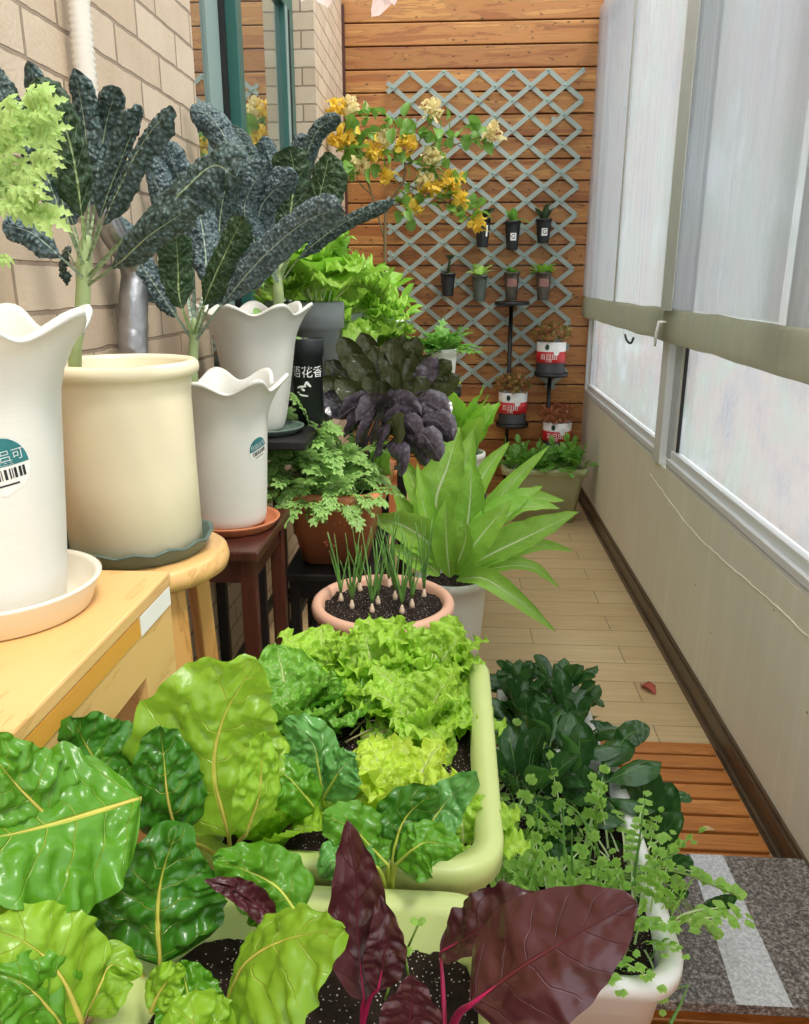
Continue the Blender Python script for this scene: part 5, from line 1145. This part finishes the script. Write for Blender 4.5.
for k, (x, y0, y1, mt, kind, lab) in enumerate(hp_specs):
    a, b = at(x, y0, YB - .085), at(x, y1, YB - .085); h = a.z - b.z; c = Vector((a.x, YB - .085, b.z)); t = empty('hanging_pot', c, lab, 'hanging pot', 'small pots hung on the trellis')
    pm = M['blackpot'] if k < 4 else (M['greyclear'] if k == 4 else M['clearpot'])
    pot_body(t, c, .031, .043, h, pm, .004, .014, n=28); soil_in(t, c, .038, c.z + h - .015)
    obj('hook', tube(spline([c + Vector((0, .036, h - .01)), c + Vector((0, .052, h + .012)), c + Vector((0, .064, h - .004)), c + Vector((0, .058, h - .02))], 8), .0025, 6), M['blackmetal'], t)
    rfh = lambda z, h=h: .031 + .012 * z / h
    if k == 0: obj('tag', wrap(grid2d(-.006, -.03, .006, .03, 2), c, rfh, math.radians(-55), h * .55, .002), M['paper'], t)
    if k in (1, 2):
        mk = obj('mark', wrap(grid2d(-.017, -.02, .017, .02, 4), c, rfh, math.radians(-85), h * .45, .001), M['whiteink'], t)
        obj('lettering', wrap(text_geo('G', .036), c, rfh, math.radians(-85), h * .45, .002), M['blackink'], mk)
    if k in (5, 6): obj('print', wrap(grid2d(-.03, -.022, .03, .022, 6), c, rfh, math.radians(-88), h * .62, .001), M['rose'], t)
    top = c + Vector((0, 0, h - .012))
    V = lambda L_, w, ti, be, sh='oval', **kw: leaf_variant('small_leaf', M[mt], L_, w, ti, be, shape=sh, nu=5, nv=8, **kw)
    if kind == 'trailing': rosette(t, [V(.10, .035, 25, 70), V(.12, .03, 50, 70)], top, 9, spread=.01)
    elif kind == 'broad': rosette(t, [V(.09, .045, 12, 50), V(.11, .03, 45, 90)], top, 8, spread=.01)
    elif kind == 'stiff': rosette(t, [V(.12, .04, 12, 25), V(.11, .04, 32, 35)], top, 6, spread=.01)
    elif kind == 'stalk':
        obj('stalk', tube([top, top + Vector((.006, 0, .06)), top + Vector((.012, -.01, .10))], .007, 7), M['darkorchid'], t); rosette(t, [V(.05, .035, 30, 60)], top + Vector((.01, 0, .085)), 6, spread=.008); rosette(t, [V(.06, .02, 40, 50)], top, 4, spread=.008)
    elif kind == 'rosette': rosette(t, [V(.10, .055, 15, 45), V(.11, .05, 45, 60)], top, 9, spread=.01)
    elif kind == 'small': rosette(t, [V(.06, .03, 20, 60), V(.06, .03, 45, 60)], top, 14, spread=.015)
    else: rosette(t, [V(.07, .045, ti, 50, ruffle=.08, rf=4) for ti in (10, 35, 60)], top, 22, spread=.03)

# ------------------------------------------------------------------ disc stands with tins of succulents
def disc_stand(x, discs, label):
    t = empty('disc_stand', (x, YB - .15, 0), label, 'plant stand')
    px = Vector((x, YB - .105, 0)); top = max(d[1] for d in discs)
    obj('post', tube([px + Vector((0, 0, .01)), px + Vector((0, 0, top))], .012, 12), M['blackmetal'], t)
    obj('foot', lathe(px, [(.10, 0), (.10, .008), (.03, .014), (.014, .03)], 36), M['blackmetal'], t)
    for dx, z, r in discs:
        cc = Vector((x + dx, YB - .15, z)); d = obj('disc', lathe(cc, [(r - .004, -.012), (r, -.010), (r, .008), (r - .003, .008), (r - .004, -.004)], 40), M['blackmetal'], t)
        obj('arm', bar(px + Vector((0, 0, z - .012)), cc + Vector((0, 0, -.012)), .02, .012), M['blackmetal'], d, smooth=False)
    return t
YD = YB - .15
zA1, zA2 = at(513, 303, YD).z, at(505, 424, YD).z; xA = at(512, 303, YD).x
disc_stand(xA, [(0, zA1, .10), (at(512, 424, YD).x - xA, zA2, .098)], 'tall black stand with an empty round plate at the top')
zB1, zB2 = at(550, 374, YD).z, at(556, 450, YD).z; xB = at(551, 372, YD).x
disc_stand(xB, [(0, zB1, .098), (at(556, 450, YD).x - xB, zB2, .098)], 'shorter black stand next to the window, with two round plates')
for x, ztop, py0, py1, lab, mt in ((550, zB1, 338, 371, 'red and white tin of dark bushy succulents on the upper plate by the window', ('succ', 'succ_red')), (512, zA2, 388, 421, 'red and white tin of tall reddish succulents on the plate of the taller stand', ('succ', 'succ_red')), (556, zB2, 418, 447, 'red and white tin of pinkish succulents on the lowest plate, above the olive trough', ('succ_red', 'succ_red'))):
    c = Vector((at(x, py1, YD).x, YD, ztop + .001)); h = at(x, py0, YD).z - at(x, py1, YD).z; t = empty('succulent_tin', c, lab, 'tin planter', 'tins of succulents on the disc stands'); r = .085
    obj('tin', lathe(c, [(r * .96, 0), (r, .004), (r, h * .1), (r * .95, h * .12), (r * .97, h), (r * .955, h + .002), (r * .94, h), (r * .93, h * .7)], 48), M['can_clay'], t)
    rt = lambda z: r * .97
    lb = obj('label', lathe(c, [(r * .965, h * .36), (r * .985, h * .362), (r * .985, h * .985), (r * .965, h * .987)], 48), M['whiteink'], t)
    obj('red_band', lathe(c, [(r * .97, h * .36), (r * .995, h * .365), (r * .995, h * .70), (r * .97, h * .702)], 48), M['red'], lb)
    obj('lettering', wrap(text_geo('百日田', .034), c, lambda z: r * .998, math.radians(-105), h * .54, .001), M['whiteink'], lb)
    obj('lettering', wrap(text_geo('三田', .020), c, lambda z: r * .998, math.radians(-105), h * .43, .001), M['whiteink'], lb)
    obj('dark_mark', wrap(oval2d(.012, .017, n=12), c, lambda z: r * .99, math.radians(-112), h * .84, .001), M['greenink'], lb)
    obj('round_mark', wrap(oval2d(.017, .022, n=12), c, lambda z: r * .998, math.radians(-75), h * .70, .001), M['whiteink'], lb)
    gs = {0: [], 1: []}; rr = random.Random(x)
    for i in range(150):
        a, q = rr.uniform(0, 6.3), r * 1.15 * math.sqrt(rr.random()); p = c + Vector((q * math.cos(a), q * math.sin(a), h + rr.uniform(-.01, .09) * (1.1 - .3 * q / r))); out_ = Vector((math.cos(a) * q / r, math.sin(a) * q / r, .6))
        for m in range(5):
            b = rr.uniform(0, 6.3); d = (out_ + Vector((math.cos(b), math.sin(b), rr.uniform(-.1, .6)))).normalized() * rr.uniform(.02, .036)
            gs[rr.random() < .45].append(leaf_geo([p, p + d * .5, p + d], .017, Vector((-d.z, .3, d.x + .5)), 'oval', nu=2, nv=3, curl=.8))
    for q in (0, 1): obj('foliage', join(*gs[q]), M[mt[q]], t)

# olive trough on the floor at the back
c = (.505, 4.30, 0)
t = empty('olive_trough', c, 'olive green trough with leafy seedlings on the floor below the tins', 'planter')
obj('trough', tub(c, tub_prof(.47, .2, .31, taper=.8, lip=.022, liph=.04, r=.03)), M['olive'], t); obj('soil', soil_disc((c[0], c[1], .28), .20, .07, .02), M['soil'], t)
tv = [mk_mesh('seedling_leaf', g[0], g[1], M['parsley'], g[2]) for g in (pinnate_geo(.15, ti, be, 3, .36, lobed=False, seed=k, start=.4) for k, (ti, be) in enumerate(((4, 25), (20, 50), (42, 70))))]
for k in range(7):
    q = Vector((.33 + .058 * k, 4.29 + .02 * (k % 2), .28)); s = empty('seedling_plant', q, 'leafy green seedling in the olive trough below the tins', 'seedling', 'seedlings in the olive trough')
    rosette(s, tv, q, 9, spread=.015, scale=(.7, 1.1), rnd=random.Random(k))

# ------------------------------------------------------------------ bougainvillea
c = (-.40, 4.2, 0)
t = empty('bougainvillea', c, 'yellow and peach flowering bougainvillea spreading in front of the trellis', 'flowering shrub')
pot_body(t, c, .10, .14, .32, M['terracotta'], .01, .04); soil_in(t, c, .125, .30)
YF = 4.2
stem = lambda pp, r0, r1: obj('branch', tube(spline([at(*p) if len(p) == 3 and abs(p[0]) > 2 else Vector(p) for p in pp], 14), [r0 + (r1 - r0) * i / 14 for i in range(15)], 7), M['stem_brown'], t)
stem([(-.40, 4.2, .30), (-.36, 4.2, .8), (385, 240, YF), (388, 205, YF), (404, 180, YF), (404, 150, YF)], .011, .004)
stem([(385, 240, YF), (372, 195, YF), (360, 160, YF), (348, 110, YF)], .006, .003); stem([(400, 182, YF), (430, 195, YF), (452, 205, YF), (478, 226, YF)], .005, .002)
stem([(404, 160, YF), (420, 140, YF), (434, 112, YF)], .004, .002); stem([(404, 165, YF), (440, 150, YF), (470, 140, YF), (493, 134, YF)], .004, .002); stem([(388, 205, YF), (405, 205, YF), (414, 208, YF)], .004, .002); stem([(372, 195, YF), (358, 180, YF), (345, 140, YF)], .004, .002)
bv = {}
for key in ('bract_y', 'bract_p'): bv[key] = leaf_geo(arc(.05, 40, 40), .042, Vector((0, -.6, 1)), 'broad', nu=4, nv=6, curl=.6, ruffle=.06, rf=2)
lv = leaf_geo(arc(.085, 60, 60), .055, Vector((0, -.6, 1)), 'oval', nu=4, nv=7, curl=.6)
rr = random.Random(12)
def rot_any(): return Matrix.Rotation(rr.uniform(0, 6.3), 3, 'Z') @ Matrix.Rotation(rr.uniform(-1.6, 1.6), 3, 'X') @ Matrix.Rotation(rr.uniform(-.8, .8), 3, 'Y')
for x, y, key, s in [(348, 109, 'bract_p', 1), (338, 108, 'bract_y', .8), (345, 139, 'bract_y', 1), (338, 142, 'bract_y', .8), (375, 149, 'bract_y', .9), (358, 166, 'bract_p', 1), (386, 177, 'bract_y', .9), (406, 144, 'bract_y', .8), (433, 159, 'bract_p', .9), (430, 188, 'bract_y', .9), (450, 183, 'bract_y', .9), (459, 200, 'bract_y', .7), (413, 207, 'bract_y', .8), (478, 225, 'bract_y', .6), (492, 132, 'bract_p', .7), (434, 110, 'bract_p', .9), (384, 138, 'bract_p', .9), (424, 183, 'bract_p', .5)]:
    p = at(x, y, YF - .03); gs = []
    for i in range(34):
        q = p + Vector((rr.gauss(0, .024), rr.gauss(0, .02), rr.gauss(0, .020))) * s; m = rot_any() * rr.uniform(.6, 1.0); g = bv[key]; gs.append(([q + m @ Vector(v) for v in g[0]], g[1], g[2]))
    obj('blossom', join(*gs), M[key], t)
gs = []
for x, y in [(395, 125), (425, 130), (445, 142), (470, 135), (481, 138), (340, 160), (362, 152), (390, 152), (440, 170), (415, 165), (450, 206), (465, 216), (400, 200), (370, 135), (352, 122), (365, 118), (335, 125), (345, 180), (405, 215), (420, 205), (372, 165), (398, 165), (440, 125), (430, 140), (460, 190), (472, 212), (382, 120), (350, 150), (410, 125), (425, 172), (442, 198)]:
    for i in range(6):
        q = at(x + rr.uniform(-9, 9), y + rr.uniform(-8, 8), YF + rr.uniform(-.06, .06)); m = rot_any() * rr.uniform(.6, 1.05); q.x = max(q.x, -.53); gs.append(([q + m @ Vector(v) for v in lv[0]], lv[1], lv[2]))
obj('foliage', join(*gs), M['bougleaf'], t)

# pale pink blossom hanging into the view at the top
t = empty('pink_blossom', at(380, -30, 1.0), 'pale pink blossoms hanging into view at the very top', 'flower')
obj('stem', tube(spline([at(372, -140, 1.0), at(370, -60, 1.0), at(350, -25, 1.0)], 8), .003, 6), M['stem_green'], t)
for pix, w in (([(388, -34, 1.0), (388, -10, .99), (372, 17, .98)], 30), ([(388, -32, 1.0), (392, -15, .99), (394, 5, .98)], 20), ([(320, -34, 1.0), (322, -14, .99), (328, 8, .98)], 34), ([(312, -34, 1.0), (306, -18, .99), (302, 2, .98)], 26), ([(352, -25, 1.0), (330, -30, 1.0), (312, -28, 1.0)], 22), ([(352, -25, 1.0), (375, -35, 1.0), (395, -26, 1.0)], 22)):
    pleaf(t, M['pink'], pix, w, name='petal', shape='broad', nu=8, nv=12, curl=.6, ruffle=.05, rf=2)
